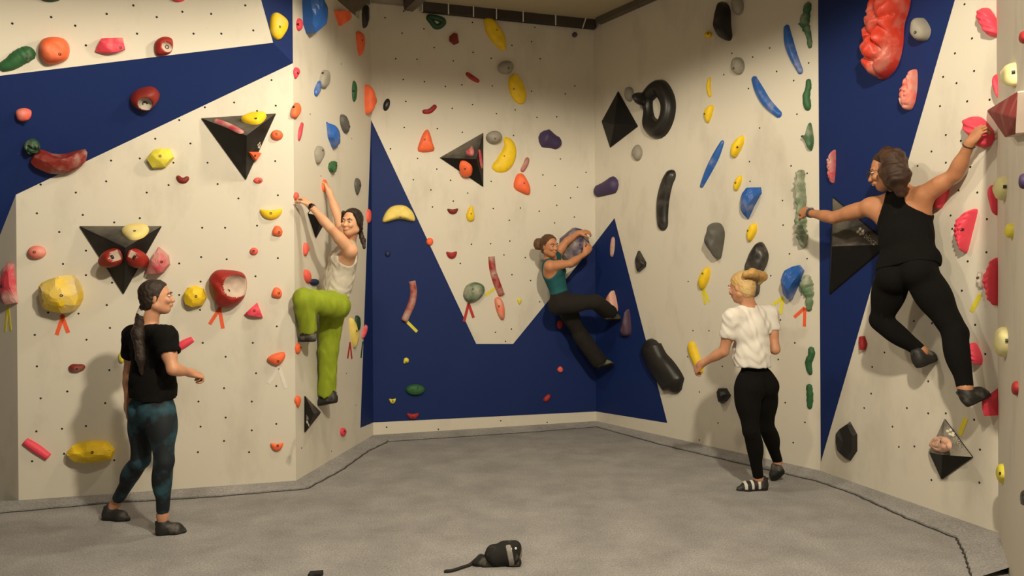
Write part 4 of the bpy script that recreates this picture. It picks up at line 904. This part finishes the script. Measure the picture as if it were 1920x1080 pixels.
def shoe(root, ank, heel, toe, m, sole_m, name='climbing_shoe', label=None, s=1.0, stripes=None, collar=.055):
    f = nrm(toe-heel); u = nrm((ank-heel)-f*np.dot(ank-heel, f)); r = np.cross(f, u); L_ = np.linalg.norm(toe-heel); ball = heel+f*L_*.66
    P = [cone(heel+f*.030*s+u*.030*s, heel+f*.032*s+u*.048*s, .031*s, .030*s, .02), cone(heel+f*.030*s+u*.024*s, ball+u*.022*s, .029*s, .036*s, .03),
         cone(ball+u*.022*s, toe-f*.020*s+u*.014*s, .036*s, .019*s, .02), cone(heel+f*.04*s+u*.05*s, ball+u*.034*s, .034*s, .029*s, .03),
         cone(heel+f*.032*s+u*.05*s, heel+f*.036*s+u*(.045+collar*.6)*s, .032*s, .034*s, .02)]
    o = child(root, name, P, m, .005, 0, extra=[cutp(heel-u*0.0, -u), cutp(heel+u*(.045+collar)*s, u-f*.25)], label=label)
    child(root, 'sole', P, sole_m, .005, .003, extra=[cutp(heel-u*.003, -u), cutp(heel+u*.012, u)], parent=o)
    P2 = [cone(heel+f*.0-u*-.035+u*.0, heel+f*-.006+u*.085*s, .006, .006, .004), cone(heel+f*-.006+u*.085*s, heel+f*.012+u*.095*s, .005, .005, .004)]
    child(root, 'pull_tab', P2, m, .004, parent=o)
    for k, (t, mm) in enumerate(stripes or []):
        q = heel+f*L_*t
        child(root, 'shoe_strap', P, mm, .005, .0035, extra=[cutp(q+f*.011, f), cutp(q-f*.011, -f), cutp(heel+u*.014, -u)], parent=o)
    return o
PERSON = {}
def person(key, label, J_, s=1.0, headc=None, facedir=None, headup=(0, 0, 1), skin_rgb=(206, 150, 116), hands=None, bust=.8, bare_feet=True):
    j = {k: np.asarray(v) for k, v in J_.items()}
    for a, b in (('shR', 'elR'), ('elR', 'wrR'), ('shL', 'elL'), ('elL', 'wrL'), ('hipR', 'knR'), ('knR', 'anR'), ('hipL', 'knL'), ('knL', 'anL'), ('shL', 'shR'), ('pel', 'neck'), ('hipL', 'hipR')):
        print('BONE', key, a, b, round(float(np.linalg.norm(j[a]-j[b])), 3))
    root = empty('person', (j['pel'][0], j['pel'][1], 0), label, 'person')
    upv = nrm(j['neck']-j['pel']); rs = nrm(j['shR']-j['shL']); rh = nrm(j['hipR']-j['hipL'])
    Rs = frame(np.cross(upv, rs), upv); Rh = frame(np.cross(upv, rh), upv); fs, fh = Rs[1], Rh[1]; L_ = np.linalg.norm(j['neck']-j['pel'])
    Rm = frame(fs+fh, upv)
    chest = j['neck']+(j['pel']-j['neck'])*.34; waist = j['neck']+(j['pel']-j['neck'])*.66+fs*.005
    B = [ell(chest, Rs, V(.140, .098, .165)*s, .03, 'torso'), ell(waist, Rm, V(.114, .086, .13)*s, .05, 'torso'), ell(j['pel'], Rh, V(.150, .100, .105)*s, .05, 'pelvis')]
    for sx, sd in ((-1, 'L'), (1, 'R')):
        B.append(ell(j['pel']-fh*.045*s+Rh[0]*sx*.068*s-upv*.055*s, Rh, V(.083, .082, .09)*s, .03, 'pelvis'))
        B.append(ell(chest+fs*.075*s+Rs[0]*sx*.062*s-upv*.005*s, Rs, V(.056, .050, .055)*s*bust, .03, 'torso'))
        sh, el, wr, hp, kn, an = [j[k+sd] for k in ('sh', 'el', 'wr', 'hip', 'kn', 'an')]
        base = j['neck']-upv*.03*s
        B.append(cone(base, sh, .042*s, .045*s, .04, 'torso')); B.append(cone(sh, chest+Rs[0]*sx*.085*s, .050*s, .060*s, .05, 'torso'))
        B.append(cone(sh, el, .047*s, .037*s, .02, 'arm'+sd)); m_ = sh+(el-sh)*.42; B.append(cone(m_-(el-sh)*.1, m_+(el-sh)*.12, .043*s, .042*s, .03, 'arm'+sd))
        B.append(cone(el, wr, .036*s, .0245*s, .015, 'fore'+sd)); m_ = el+(wr-el)*.28; B.append(ell(m_, frame(wr-el, V(.1, .2, 1)), V(.038, .07, .036)*s, .02, 'fore'+sd))
        B.append(cone(hp, kn, .082*s, .056*s, .03, 'thigh'+sd)); m_ = hp+(kn-hp)*.3; B.append(ell(m_, frame(kn-hp, fh), V(.083, .13, .085)*s, .04, 'thigh'+sd))
        B.append(cone(kn, an, .052*s, .034*s, .02, 'shin'+sd))
        tf = nrm(j['to'+sd]-j['he'+sd]); sd_ = nrm(an-kn); bk = -(tf-sd_*np.dot(tf, sd_)); bk = nrm(bk) if np.linalg.norm(bk) > .1 else -fh
        B.append(ell(kn+(an-kn)*.30+bk*.018*s, frame(an-kn, bk), V(.050, .125, .050)*s, .03, 'shin'+sd))
        he, to = j['he'+sd], j['to'+sd]; uu = nrm((an-he)-tf*np.dot(an-he, tf))
        fl_ = np.linalg.norm(to-he); B.append(cone(an, he+tf*.036*s+uu*.05*s, .034*s, .028*s, .02, 'foot'+sd)); B.append(cone(he+tf*.04*s+uu*.035*s, he+tf*fl_*.62+uu*.022*s, .024*s, .016*s, .02, 'foot'+sd))
    HP, HR = head_prims(headc, nrm(facedir), V(*headup), s)
    nb = headc-HR[2]*.062*s-HR[1]*.022*s
    B.append(cone(j['neck']-upv*.02*s, nb, .054*s, .048*s, .03, 'neck')); B += HP
    boxes = [(headc, (.115*s, .125*s, .135*s), .0035)]
    for sd, h in (hands or {}).items():
        pr = hand(j['wr'+sd], *h['a'], **{k: v for k, v in h.items() if k != 'a'}); pr = [p[:6]+('hand'+sd,) if p[0] == 'c' else p[:5]+('hand'+sd,) for p in pr]
        B += pr; l, hh = bounds(pr); boxes.append(((l+hh)/2, (hh-l)/2, .003))
    body = child(root, 'body', B, skin('skin_%s' % key, skin_rgb), .0075, 0, boxes)
    j.update(dict(root=root, B=B, Rs=Rs, Rh=Rh, Rm=Rm, up=upv, chest=chest, waist=waist, HR=HR, hc=headc, s=s, body=body)); return j
def sel(P, *tags): return [q for q in P['B'] if q[0] in 'ce' and any((q[6] if q[0] == 'c' else q[5]).startswith(t) for t in tags)]
def hairset(P, m, name='hair', front=.045, top=.03, low=-.045, extra_prims=(), wave=.0022, grow=.011, label=None, fr=170):
    c, R, s = P['hc'], P['HR'], P['s']; r, f, u = R; g = lambda x, y, z: c+(r*x+f*y+u*z)*s
    hp = [ell(g(0, -.014, .024), R, V(.074+grow*.6, .092+grow*.5, .085+grow*.7)*s, .01), ell(g(0, -.038, -.038), R, V(.069, .058, .066)*s, .03)]
    ex = [sube(g(0, .115, -.045), R, V(.060, .085, .105)*s, .010), cutp(g(0, front, top), f*.9-u*.45), sube(g(0, .058, -.085), R, V(.10, .050, .085)*s, .008), waves(wave, fr, 3)]
    hp1 = hp; VV, QQ = build(hp1, .0042, 0, extra=ex); o = np.array(P['root'].location)
    e = link(name, qmesh(name, VV, QQ, o), m, P['root'])
    if label: e['label'] = label
    if extra_prims: child(P['root'], 'ponytail', list(extra_prims), m, .005, 0, extra=[waves(wave*1.2, fr*.8, 5)], parent=e)
    return e
def hair_mat(name, rgb, rgb2):
    m = mat(name, rgb, .45, .6, 7, .8, 260, .25, chalkcol=rgb2); return m
def bust_hem(P, frac): return P['neck']+(P['pel']-P['neck'])*frac
# ------------------------------------------------------------------ the five people
def band(P, a, b, frac, wid, r, m, name, dial=None, face_dir=None):
    c = a+(b-a)*frac; d = nrm(b-a)
    o = child(P['root'], name, [cone(a, b, r, r, .01)], m, .0035, 0, extra=[cutp(c+d*wid/2, d), cutp(c-d*wid/2, -d)])
    if dial is not None:
        fd = nrm(face_dir-d*np.dot(face_dir, d)); q = c+fd*(r+.002)
        child(P['root'], 'watch_face', [ell(q, frame(fd, d), V(.019, .006, .019), .004)], dial, .003, parent=o)
    return o
M_SHOE = mat('black_shoe_leather', (38, 36, 34), .55, .25, 12); M_RUB = mat('black_shoe_rubber', (24, 23, 22), .6)
M_BLACKC = mat('black_cloth', (15, 14, 13), .95, bump=.4, bscale=400, spec=.15); M_STRIPE = mat('white_shoe_strap', (200, 196, 186), .6)
def sleeve(P, sd, frac, r0=.060, r1=.062):
    sh, el = P['sh'+sd], P['el'+sd]; return [cone(sh, sh+(el-sh)*frac, r0*P['s'], r1*P['s'], .03)], [subc(sh+(el-sh)*(frac+.36), el+(el-sh)*.3, .078*P['s'], .078*P['s'], .003)]
def legcut(P, sd, frac): kn, an = P['kn'+sd], P['an'+sd]; d = nrm(an-kn); c = kn+(an-kn)*frac; return subc(c+d*.085, c+d*.2, .085, .085, .003)
def neckhole(P, r=.066, dz=.055, fwd=.012): return sube(P['neck']+P['up']*dz*P['s']+P['Rs'][1]*fwd, P['Rs'], V(r, r*1.1, r)*P['s'], .006)

# A: woman in black tee and teal leggings standing at left
zA = on_floor(320, 1002)[1]; zA2 = on_floor(215, 975)[1]; print('zA', zA, zA2)
A = person('a', 'woman with a long dark ponytail in a black tee and teal leggings standing at left', dict(
    neck=J(279, 612, zA), pel=J(287, 752, zA+.02), shR=J(309, 632, zA-.13), shL=J(252, 630, zA+.15), elR=J(324, 692, zA-.18), wrR=J(357, 699, zA-.02),
    elL=J(242, 700, zA+.22), wrL=J(241, 762, zA+.1), hipR=J(302, 768, zA-.04), hipL=J(270, 768, zA+.08), knR=J(308, 865, zA-.08), anR=J(305, 967, zA),
    knL=J(264, 862, zA+.06), anL=J(217, 943, zA2+.02), heR=on_floor(294, 1003), toR=on_floor(350, 998), heL=on_floor(194, 974), toL=on_floor(243, 977)),
    s=.95, headc=J(293, 556, zA), facedir=V(.92, .30, .02), skin_rgb=(196, 142, 110),
    hands={'R': dict(a=(J(372, 703, zA)-J(357, 699, zA-.04), V(-.3, .3, -1), 1), curl=(55, 60, 40), s=.92), 'L': dict(a=(J(241, 790, zA+.06)-J(241, 762, zA+.1), V(.9, .3, 0), 1), curl=(20, 25, 20), s=.92)})
m1, x1 = sleeve(A, 'R', .42); m2, x2 = sleeve(A, 'L', .42)
dn = -A['up']
child(A['root'], 'tee_shirt', sel(A, 'torso', 'pelvis')+m1+m2+[ell(A['waist']-A['up']*.06, A['Rm'], V(.142, .118, .16), .08), cone(A['shR'], A['shL'], .05, .05, .04)], M_BLACKC, .007, .009,
      extra=x1+x2+[neckhole(A), cutp(A['pel']+A['up']*.035-A['Rm'][0]*.0, dn*1-A['Rm'][0]*.15), waves(.004, 75, 2)])
m_teal = mat('teal_mottled_leggings', (14, 22, 28), .75, .5, 14, .1, 300, .3, chalkcol=(62, 122, 140))
child(A['root'], 'leggings', sel(A, 'pelvis', 'thigh', 'shin'), m_teal, .007, .004, extra=[cutp(A['pel']+A['up']*.09, A['up']), legcut(A, 'R', .90), legcut(A, 'L', .88)])
mh = hair_mat('dark_brown_hair', (34, 24, 18), (62, 44, 32))
hairset(A, mh, front=.040, extra_prims=[cone(J(272, 575, zA-.02), J(263, 594, zA-.02), .030, .026, .01), cone(J(263, 594, zA-.02), J(259, 625, zA-.12), .024, .036, .02), cone(J(259, 625, zA-.12), J(264, 672, zA-.14), .036, .026, .02), cone(J(264, 672, zA-.14), J(266, 702, zA-.12), .026, .010, .02)])
child(A['root'], 'hair_tie', [cone(J(269, 583, zA-.02), J(266, 588, zA-.02), .031, .031, .01)], M_STRIPE, .004)
face(A['root'], A['hc'], A['HR'], A['s'])
for sd in 'RL': shoe(A['root'], A['an'+sd], A['he'+sd], A['to'+sd], M_SHOE, M_RUB, s=.95)

# D: blonde woman in white tee at right
zD = on_floor(1420, 920)[1]; print('zD', zD)
D = person('d', 'blonde woman in a white tee and black leggings standing at right, seen from behind', dict(
    neck=J(1404, 572, zD-.02), pel=J(1416, 712, zD), shR=J(1441, 590, zD+.05), shL=J(1374, 596, zD-.06), elR=J(1453, 655, zD-.02), wrR=J(1436, 640, zD+.20),
    elL=J(1357, 659, zD+.0), wrL=J(1316, 682, zD+.14), hipR=J(1434, 728, zD+.04), hipL=J(1399, 728, zD-.03), knL=J(1408, 808, zD-.08), anL=J(1422, 896, zD+.02),
    knR=J(1436, 800, zD+.10), anR=J(1458, 864, zD+.30), heL=on_floor(1438, 918), toL=on_floor(1381, 920), heR=J(1470, 884, zD+.22), toR=on_floor(1448, 902)),
    s=1.0, headc=J(1391, 537, zD-.02), facedir=V(-.62, .72, -.22), headup=V(-.05, .2, 1), skin_rgb=(198, 142, 108),
    hands={'L': dict(a=(J(1303, 695, zD+.2)-J(1316, 682, zD+.14), V(.2, .6, -.6), -1), curl=(40, 45, 30))})
m1, x1 = sleeve(D, 'L', .42, .056, .062); m2, x2 = sleeve(D, 'R', .36, .056, .060)
m_white = mat('white_tee_cloth', (222, 216, 206), .85, bump=.3, bscale=300)
child(D['root'], 'tee_shirt', sel(D, 'torso', 'pelvis')+m1+m2+[ell(D['waist']-D['up']*.02, D['Rm'], V(.138, .112, .16), .08), cone(D['shR'], D['shL'], .05, .05, .04)], m_white, .007, .008,
      extra=x1+x2+[neckhole(D), cutp(D['pel']+D['up']*.10, -D['up']-D['Rm'][0]*.12), waves(.0050, 80, 7)])
child(D['root'], 'leggings', sel(D, 'pelvis', 'thigh', 'shin')+[ell(D['waist'], D['Rm'], V(.112, .084, .13), .05)], M_BLACKC, .007, .004, extra=[cutp(D['pel']+D['up']*.2, D['up']), legcut(D, 'L', .96), legcut(D, 'R', .98)])
mb = hair_mat('blonde_hair', (178, 138, 80), (232, 204, 146))
hairset(D, mb, front=.045, extra_prims=[cone(J(1396, 515, zD-.13), J(1411, 512, zD-.13), .022, .032, .01), cone(J(1411, 512, zD-.13), J(1430, 518, zD-.10), .034, .034, .02), cone(J(1430, 518, zD-.10), J(1424, 532, zD-.08), .026, .012, .02)])
child(D['root'], 'hair_tie', [cone(J(1399, 514, zD-.13), J(1402, 513, zD-.13), .027, .027, .01)], mb, .004)
face(D['root'], D['hc'], D['HR'], 1.0)
shoe(D['root'], D['anL'], D['heL'], D['toL'], M_SHOE, M_RUB, stripes=[(.30, M_STRIPE), (.52, M_STRIPE), (.74, M_STRIPE)])
shoe(D['root'], D['anR'], D['heR'], D['toR'], M_SHOE, M_RUB)

# E: climber in black on the right wall
E = person('e', 'climber in a black racerback top and leggings spread between the walls at right, back turned', dict(
    neck=J(1690, 356, 4.86), pel=J(1703, 500, 4.70), shR=J(1733, 366, 4.66), shL=J(1632, 388, 5.00), elR=J(1790, 327, 4.50), wrR=J(1819, 268, 4.36),
    elL=J(1562, 408, 5.25), wrL=J(1517, 399, 5.50), hipR=J(1729, 520, 4.62), hipL=J(1674, 522, 4.78), knR=J(1792, 625, 4.44), anR=J(1810, 730, 4.33),
    knL=J(1652, 600, 4.88), anL=J(1727, 660, 4.74), heR=J(1814, 763, 4.30), toR=J(1858, 741, 4.31), heL=J(1722, 690, 4.70), toL=J(1757, 673, 4.78)),
    s=1.17, headc=J(1664, 318, 4.84), facedir=V(-.88, .36, -.25), headup=V(.12, 0, 1), skin_rgb=(178, 122, 86), bust=.95,
    hands={'R': dict(a=(J(1840, 240, 4.30)-J(1819, 268, 4.36), V(.8, .3, -.3), 1), curl=(45, 50, 35)), 'L': dict(a=(J(1497, 392, 5.62)-J(1517, 399, 5.50), V(.5, .6, -.4), 1), curl=(55, 55, 40))})
def armhole(P, x, rx, dz=-.02, rz=.15, ry=.2):
    return [sube(P['neck']+P['Rs'][0]*sx*x*P['s']+P['up']*dz*P['s']-P['up']*.04, P['Rs'], V(rx, ry, rz)*P['s'], .008) for sx in (-1, 1)]
child(E['root'], 'tank_top', sel(E, 'torso', 'pelvis')+[ell(E['waist'], E['Rm'], V(.158, .118, .17), .07), ell(E['pel']+E['up']*.03, E['Rh'], V(.185, .13, .10), .05)], M_BLACKC, .007, .008,
      extra=armhole(E, .165, .118)+[neckhole(E, .06), cutp(E['pel']-E['up']*.02, -E['up']), waves(.003, 36, 4)])
child(E['root'], 'leggings', sel(E, 'pelvis', 'thigh', 'shin'), M_BLACKC, .007, .005, extra=[cutp(E['pel']+E['up']*.10, E['up']), legcut(E, 'R', .93), legcut(E, 'L', .93)])
me_ = hair_mat('curly_brown_hair', (54, 33, 20), (98, 64, 38))
hairset(E, me_, front=.030, wave=.004, fr=110, extra_prims=[cone(J(1662, 288, 4.74), J(1674, 296, 4.68), .045, .060, .02), cone(J(1674, 298, 4.68), J(1684, 330, 4.62), .070, .072, .03), cone(J(1684, 330, 4.62), J(1690, 362, 4.62), .068, .030, .03), cone(J(1664, 322, 4.72), J(1672, 348, 4.70), .056, .036, .03)])
face(E['root'], E['hc'], E['HR'], 1.17)
r_, f_, u_ = E['HR']; G = lambda x, y, z: E['hc']+(r_*x+f_*y+u_*z)*1.17
gp = []
for sx in (-1, 1):
    ring = [G(sx*.033+.023*math.cos(a), .104, .001+.018*math.sin(a)) for a in np.arange(10)*math.pi/5]
    gp += [cone(ring[i], ring[(i+1) % 10], .0022, .0022, .001) for i in range(10)]+[cone(G(sx*.056, .103, .004), G(sx*.074, .0, .002), .0022, .0022, .001)]
gp.append(cone(G(-.01, .105, .004), G(.01, .105, .004), .0022, .0022, .001))
child(E['root'], 'glasses', gp, mat('dark_glasses_frame', (44, 40, 46), .3), .0028)
band(E, E['elL'], E['wrL'], .93, .028, .036, mat('grey_watch_strap', (62, 62, 64), .5), 'watch', mat('watch_glass', (120, 124, 128), .2), V(0, -.4, 1))
band(E, E['elR'], E['wrR'], .92, .007, .036, mat('thin_dark_bracelet', (40, 34, 28), .6), 'bracelet')
for sd in 'RL': shoe(E['root'], E['an'+sd], E['he'+sd], E['to'+sd], M_SHOE, M_RUB, s=1.15)

# B: smiling climber on the narrow side wall
Bp = person('b', 'smiling climber in a grey tank top and lime green trousers on the narrow side wall', dict(
    neck=J(655, 450, 5.80), pel=J(627, 560, 5.83), shL=J(657, 470, 5.64), shR=J(648, 452, 5.97), elL=J(619, 427, 5.50), wrL=J(582, 386, 5.56),
    elR=J(631, 399, 6.08), wrR=J(618, 362, 6.10), hipL=J(632, 572, 5.73), hipR=J(624, 576, 5.96), knL=J(569, 560, 5.50), anL=J(578, 622, 5.60),
    knR=J(616, 655, 5.95), anR=J(613, 736, 6.00), heL=J(590, 640, 5.58), toL=J(560, 640, 5.64), heR=J(631, 754, 5.95), toR=J(590, 762, 6.02)),
    s=.97, headc=J(660, 416, 5.70), facedir=V(-.34, -.93, -.04), headup=V(.12, 0, 1), skin_rgb=(214, 162, 126),
    hands={'L': dict(a=(J(563, 365, 5.60)-J(582, 386, 5.56), V(-.7, .2, -.6), 1), curl=(40, 50, 35), s=.95), 'R': dict(a=(J(611, 344, 6.12)-J(618, 362, 6.10), V(-.9, .1, -.3), -1), curl=(30, 45, 35), s=.95)})
m_gt = mat('heather_grey_tank_cloth', (200, 192, 176), .9, .2, 30, .3, 300)
child(Bp['root'], 'tank_top', sel(Bp, 'torso', 'pelvis')+[ell(Bp['waist']-Bp['up']*.03, Bp['Rm'], V(.128, .105, .16), .07)], m_gt, .0065, .008,
      extra=armhole(Bp, .185, .088, -.03, .14)+[neckhole(Bp, .075, .03, .04), cutp(Bp['pel']+Bp['up']*.045, -Bp['up']), waves(.004, 90, 9)])
m_lime = mat('lime_trouser_cloth', (140, 156, 34), .85, bump=.3, bscale=300)
tr = sel(Bp, 'pelvis', 'thigh', 'shin')+[cone(Bp['knL'], Bp['knL']+(Bp['anL']-Bp['knL'])*.9, .066, .062, .03), cone(Bp['knR'], Bp['anR'], .066, .066, .03), cone(Bp['hipL'], Bp['knL'], .092, .07, .03), cone(Bp['hipR'], Bp['knR'], .09, .07, .03)]
child(Bp['root'], 'trousers', tr, m_lime, .0065, .006, extra=[cutp(Bp['pel']+Bp['up']*.08, Bp['up']), legcut(Bp, 'R', .97), legcut(Bp, 'L', .90), waves(.0062, 85, 12)])
mk = hair_mat('black_brown_hair', (28, 20, 16), (56, 40, 30))
bg = lambda x, y, z: Bp['hc']+(Bp['HR'][0]*x+Bp['HR'][1]*y+Bp['HR'][2]*z)*.97
hairset(Bp, mk, front=.045, top=.055, grow=.007, extra_prims=[cone(bg(-.055, .045, .068), bg(-.073, .015, .0), .018, .016, .02), cone(bg(-.073, .015, 0), bg(-.070, -.03, -.05), .016, .016, .02), cone(bg(.055, .045, .068), bg(.073, .015, .0), .018, .016, .02), cone(bg(.073, .015, 0), bg(.070, -.03, -.05), .016, .016, .02), cone(J(674, 430, 5.78), J(678, 444, 5.76), .022, .020, .01), cone(J(678, 444, 5.76), J(681, 452, 5.74), .018, .022, .01), cone(J(681, 452, 5.74), J(683, 464, 5.72), .022, .012, .01)])
face(Bp['root'], Bp['hc'], Bp['HR'], .97, True)
band(Bp, Bp['elL'], Bp['wrL'], .93, .024, .030, mat('dark_red_watch_strap', (84, 34, 28), .5), 'watch', mat('black_watch_dial', (28, 24, 22), .2), V(.3, -1, .2))
for sd in 'RL': shoe(Bp['root'], Bp['an'+sd], Bp['he'+sd], Bp['to'+sd], M_SHOE, M_RUB, s=.95)

# C: climber hanging in the corner
Cp = person('c', 'laughing climber in a teal tank top hugging the big purple hold in the corner', dict(
    neck=J(1030, 486, 7.47), pel=J(1051, 560, 7.47), shR=J(1031, 499, 7.32), shL=J(1042, 479, 7.58), elR=J(1069, 494, 7.36), wrR=J(1096, 476, 7.50),
    elL=J(1062, 453, 7.60), wrL=J(1085, 437, 7.66), hipR=J(1052, 570, 7.38), hipL=J(1058, 570, 7.60), knR=J(1116, 566, 7.32), anR=J(1143, 586, 7.58),
    knL=J(1089, 630, 7.62), anL=J(1122, 676, 7.66), heR=J(1136, 600, 7.52), toR=J(1166, 601, 7.66), heL=J(1121, 690, 7.60), toL=J(1152, 684, 7.66)),
    s=1.0, headc=J(1030, 460, 7.38), facedir=V(.62, -.76, -.12), headup=V(-.12, 0, 1), skin_rgb=(190, 130, 92),
    hands={'R': dict(a=(J(1108, 462, 7.52)-J(1096, 476, 7.50), V(-.4, .7, .1), 1), curl=(35, 40, 30)), 'L': dict(a=(J(1100, 434, 7.66)-J(1085, 437, 7.66), V(0, .5, -.8), -1), curl=(30, 40, 30))})
m_tealt = mat('teal_tank_cloth', (22, 84, 88), .85, bump=.3, bscale=300)
child(Cp['root'], 'tank_top', sel(Cp, 'torso', 'pelvis'), m_tealt, .0075, .008, extra=armhole(Cp, .185, .088, -.03, .14)+[neckhole(Cp, .07, .03, .03), cutp(Cp['pel']+Cp['up']*.06, -Cp['up']), waves(.002, 36, 9)])
m_pt = mat('black_trouser_cloth', (26, 22, 18), .9, bump=.3, bscale=300)
child(Cp['root'], 'trousers', sel(Cp, 'pelvis', 'thigh', 'shin')+[cone(Cp['knL'], Cp['anL'], .075, .078, .03), cone(Cp['knR'], Cp['anR'], .07, .07, .03)], m_pt, .0075, .010, extra=[cutp(Cp['pel']+Cp['up']*.10, Cp['up']), legcut(Cp, 'R', .95), legcut(Cp, 'L', .98), waves(.004, 30, 12)])
mr = hair_mat('light_brown_hair', (84, 56, 34), (128, 94, 62))
hairset(Cp, mr, front=.035, top=.04, wave=.003, extra_prims=[ell(J(1010, 458, 7.46), frame(V(-1, 0, 0), V(0, 0, 1)), V(.05, .055, .062), .01), cone(J(1010, 458, 7.46), J(1022, 452, 7.44), .03, .04, .02)])
face(Cp['root'], Cp['hc'], Cp['HR'], 1.0, True, brow=(84, 56, 34), lip=(168, 80, 66))
m_cs = mat('olive_camouflage_shoe', (70, 72, 44), .7, .7, 26, chalkcol=(158, 158, 110))
for sd in 'RL': shoe(Cp['root'], Cp['an'+sd], Cp['he'+sd], Cp['to'+sd], m_cs, M_RUB)

# ------------------------------------------------------------------ chalk bag on the floor
def fl(px, py, h=0.0, dy=0):
    p = on_floor(px, py); return p+V(0, dy, h)
g0 = fl(940, 1058); root = empty('chalk_bag', g0, 'black chalk bag with a grey panel and trailing strap lying on the carpet', 'chalk bag')
mpp = g0[1]/F; up_ = V(0, 0, 1)
def bp(px, py, dy=0): # point above the bag's footing
    return V((px-g0[0]*0-960)/F*(g0[1]+dy), g0[1]+dy, max(.006, (1058-py)*mpp))
m_bag = mat('black_bag_cloth', (26, 25, 23), .85, .15, 20, .4, 250)
ax_ = nrm(V(1, .12, .18))
ba, bb = bp(926, 1041), bp(953, 1038)
child(root, 'bag_body', [cone(ba, bb, .060, .062, .02), ell(bp(925, 1043), frame(ax_, up_), V(.06, .05, .05), .02), cone(bp(945, 1030), bp(962, 1027), .045, .04, .02)], m_bag, .005, 0,
      extra=[cutp(V(g0[0], g0[1], .001), V(0, 0, -1)), waves(.0022, 60, 3)])
child(root, 'grey_panel', [cone(ba, bb, .060, .062, .02)], mat('pale_grey_panel', (128, 124, 118), .8, .3, 30), .004, .006, extra=[cutp(bb+ax_*.012, ax_), cutp(bb-ax_*.018, -ax_), cutp(V(g0[0], g0[1], .002), V(0, 0, -1))], label='pale grey panel around the mouth of the bag')
child(root, 'bag_rim', [cone(bp(962, 1030), bp(966, 1040), .034, .030, .02), cone(bp(960, 1022), bp(968, 1028), .018, .02, .02)], mat('fleece_rim', (112, 106, 92), .95, .3, 40), .004)
def strand(pts, r, nm, m, parent):
    pts = catmull(np.array(pts), 5, False); child(parent, nm, [cone(pts[i], pts[i+1], r, r, .003) for i in range(len(pts)-1)], m, .0035)
m_str = mat('black_webbing', (34, 31, 26), .8)
strand([bp(964, 1038, -.03), bp(972, 1046, -.04), bp(970, 1055, -.04), bp(955, 1057, -.04)], .006, 'cord_loop', m_str, root)
strand([bp(935, 1026), bp(946, 1020), bp(958, 1017), bp(966, 1020)], .009, 'carry_strap', m_str, root)
q = [fl(835, 1074), fl(850, 1072), fl(868, 1066), fl(880, 1062), fl(893, 1058, .02), fl(902, 1054, .03), fl(912, 1056, .02)]
strand([p+V(0, 0, .008) for p in q], .0085, 'waist_strap', m_str, root)
child(root, 'strap_buckle', [ell(fl(903, 1060, .022), frame(ax_, up_), V(.03, .055, .024), .01), ell(fl(920, 1061, .016), frame(ax_, up_), V(.025, .05, .018), .01)], m_bag, .004)
strand([fl(905, 1064, .007), fl(935, 1063, .007), fl(965, 1060, .007)], .006, 'lower_strap', m_str, root)
ms = mat('bright_snap', (230, 226, 214), .3)
for x, y in ((955, 1024), (964, 1023)): child(root, 'snap', [ell(bp(x, y, -.045), frame(V(0, -1, 0), up_), V(.007, .006, .007), .003)], ms, .0025)
q = fl(592, 1079)
v_, f_2 = box_between(q+V(-.03, -.02, .012), q+V(.04, -.02, .016), .05, .022)
tag(pobj('belt_clip', v_, f_2, m_bag), 'small black clip on the carpet cut off by the bottom edge', 'clip')
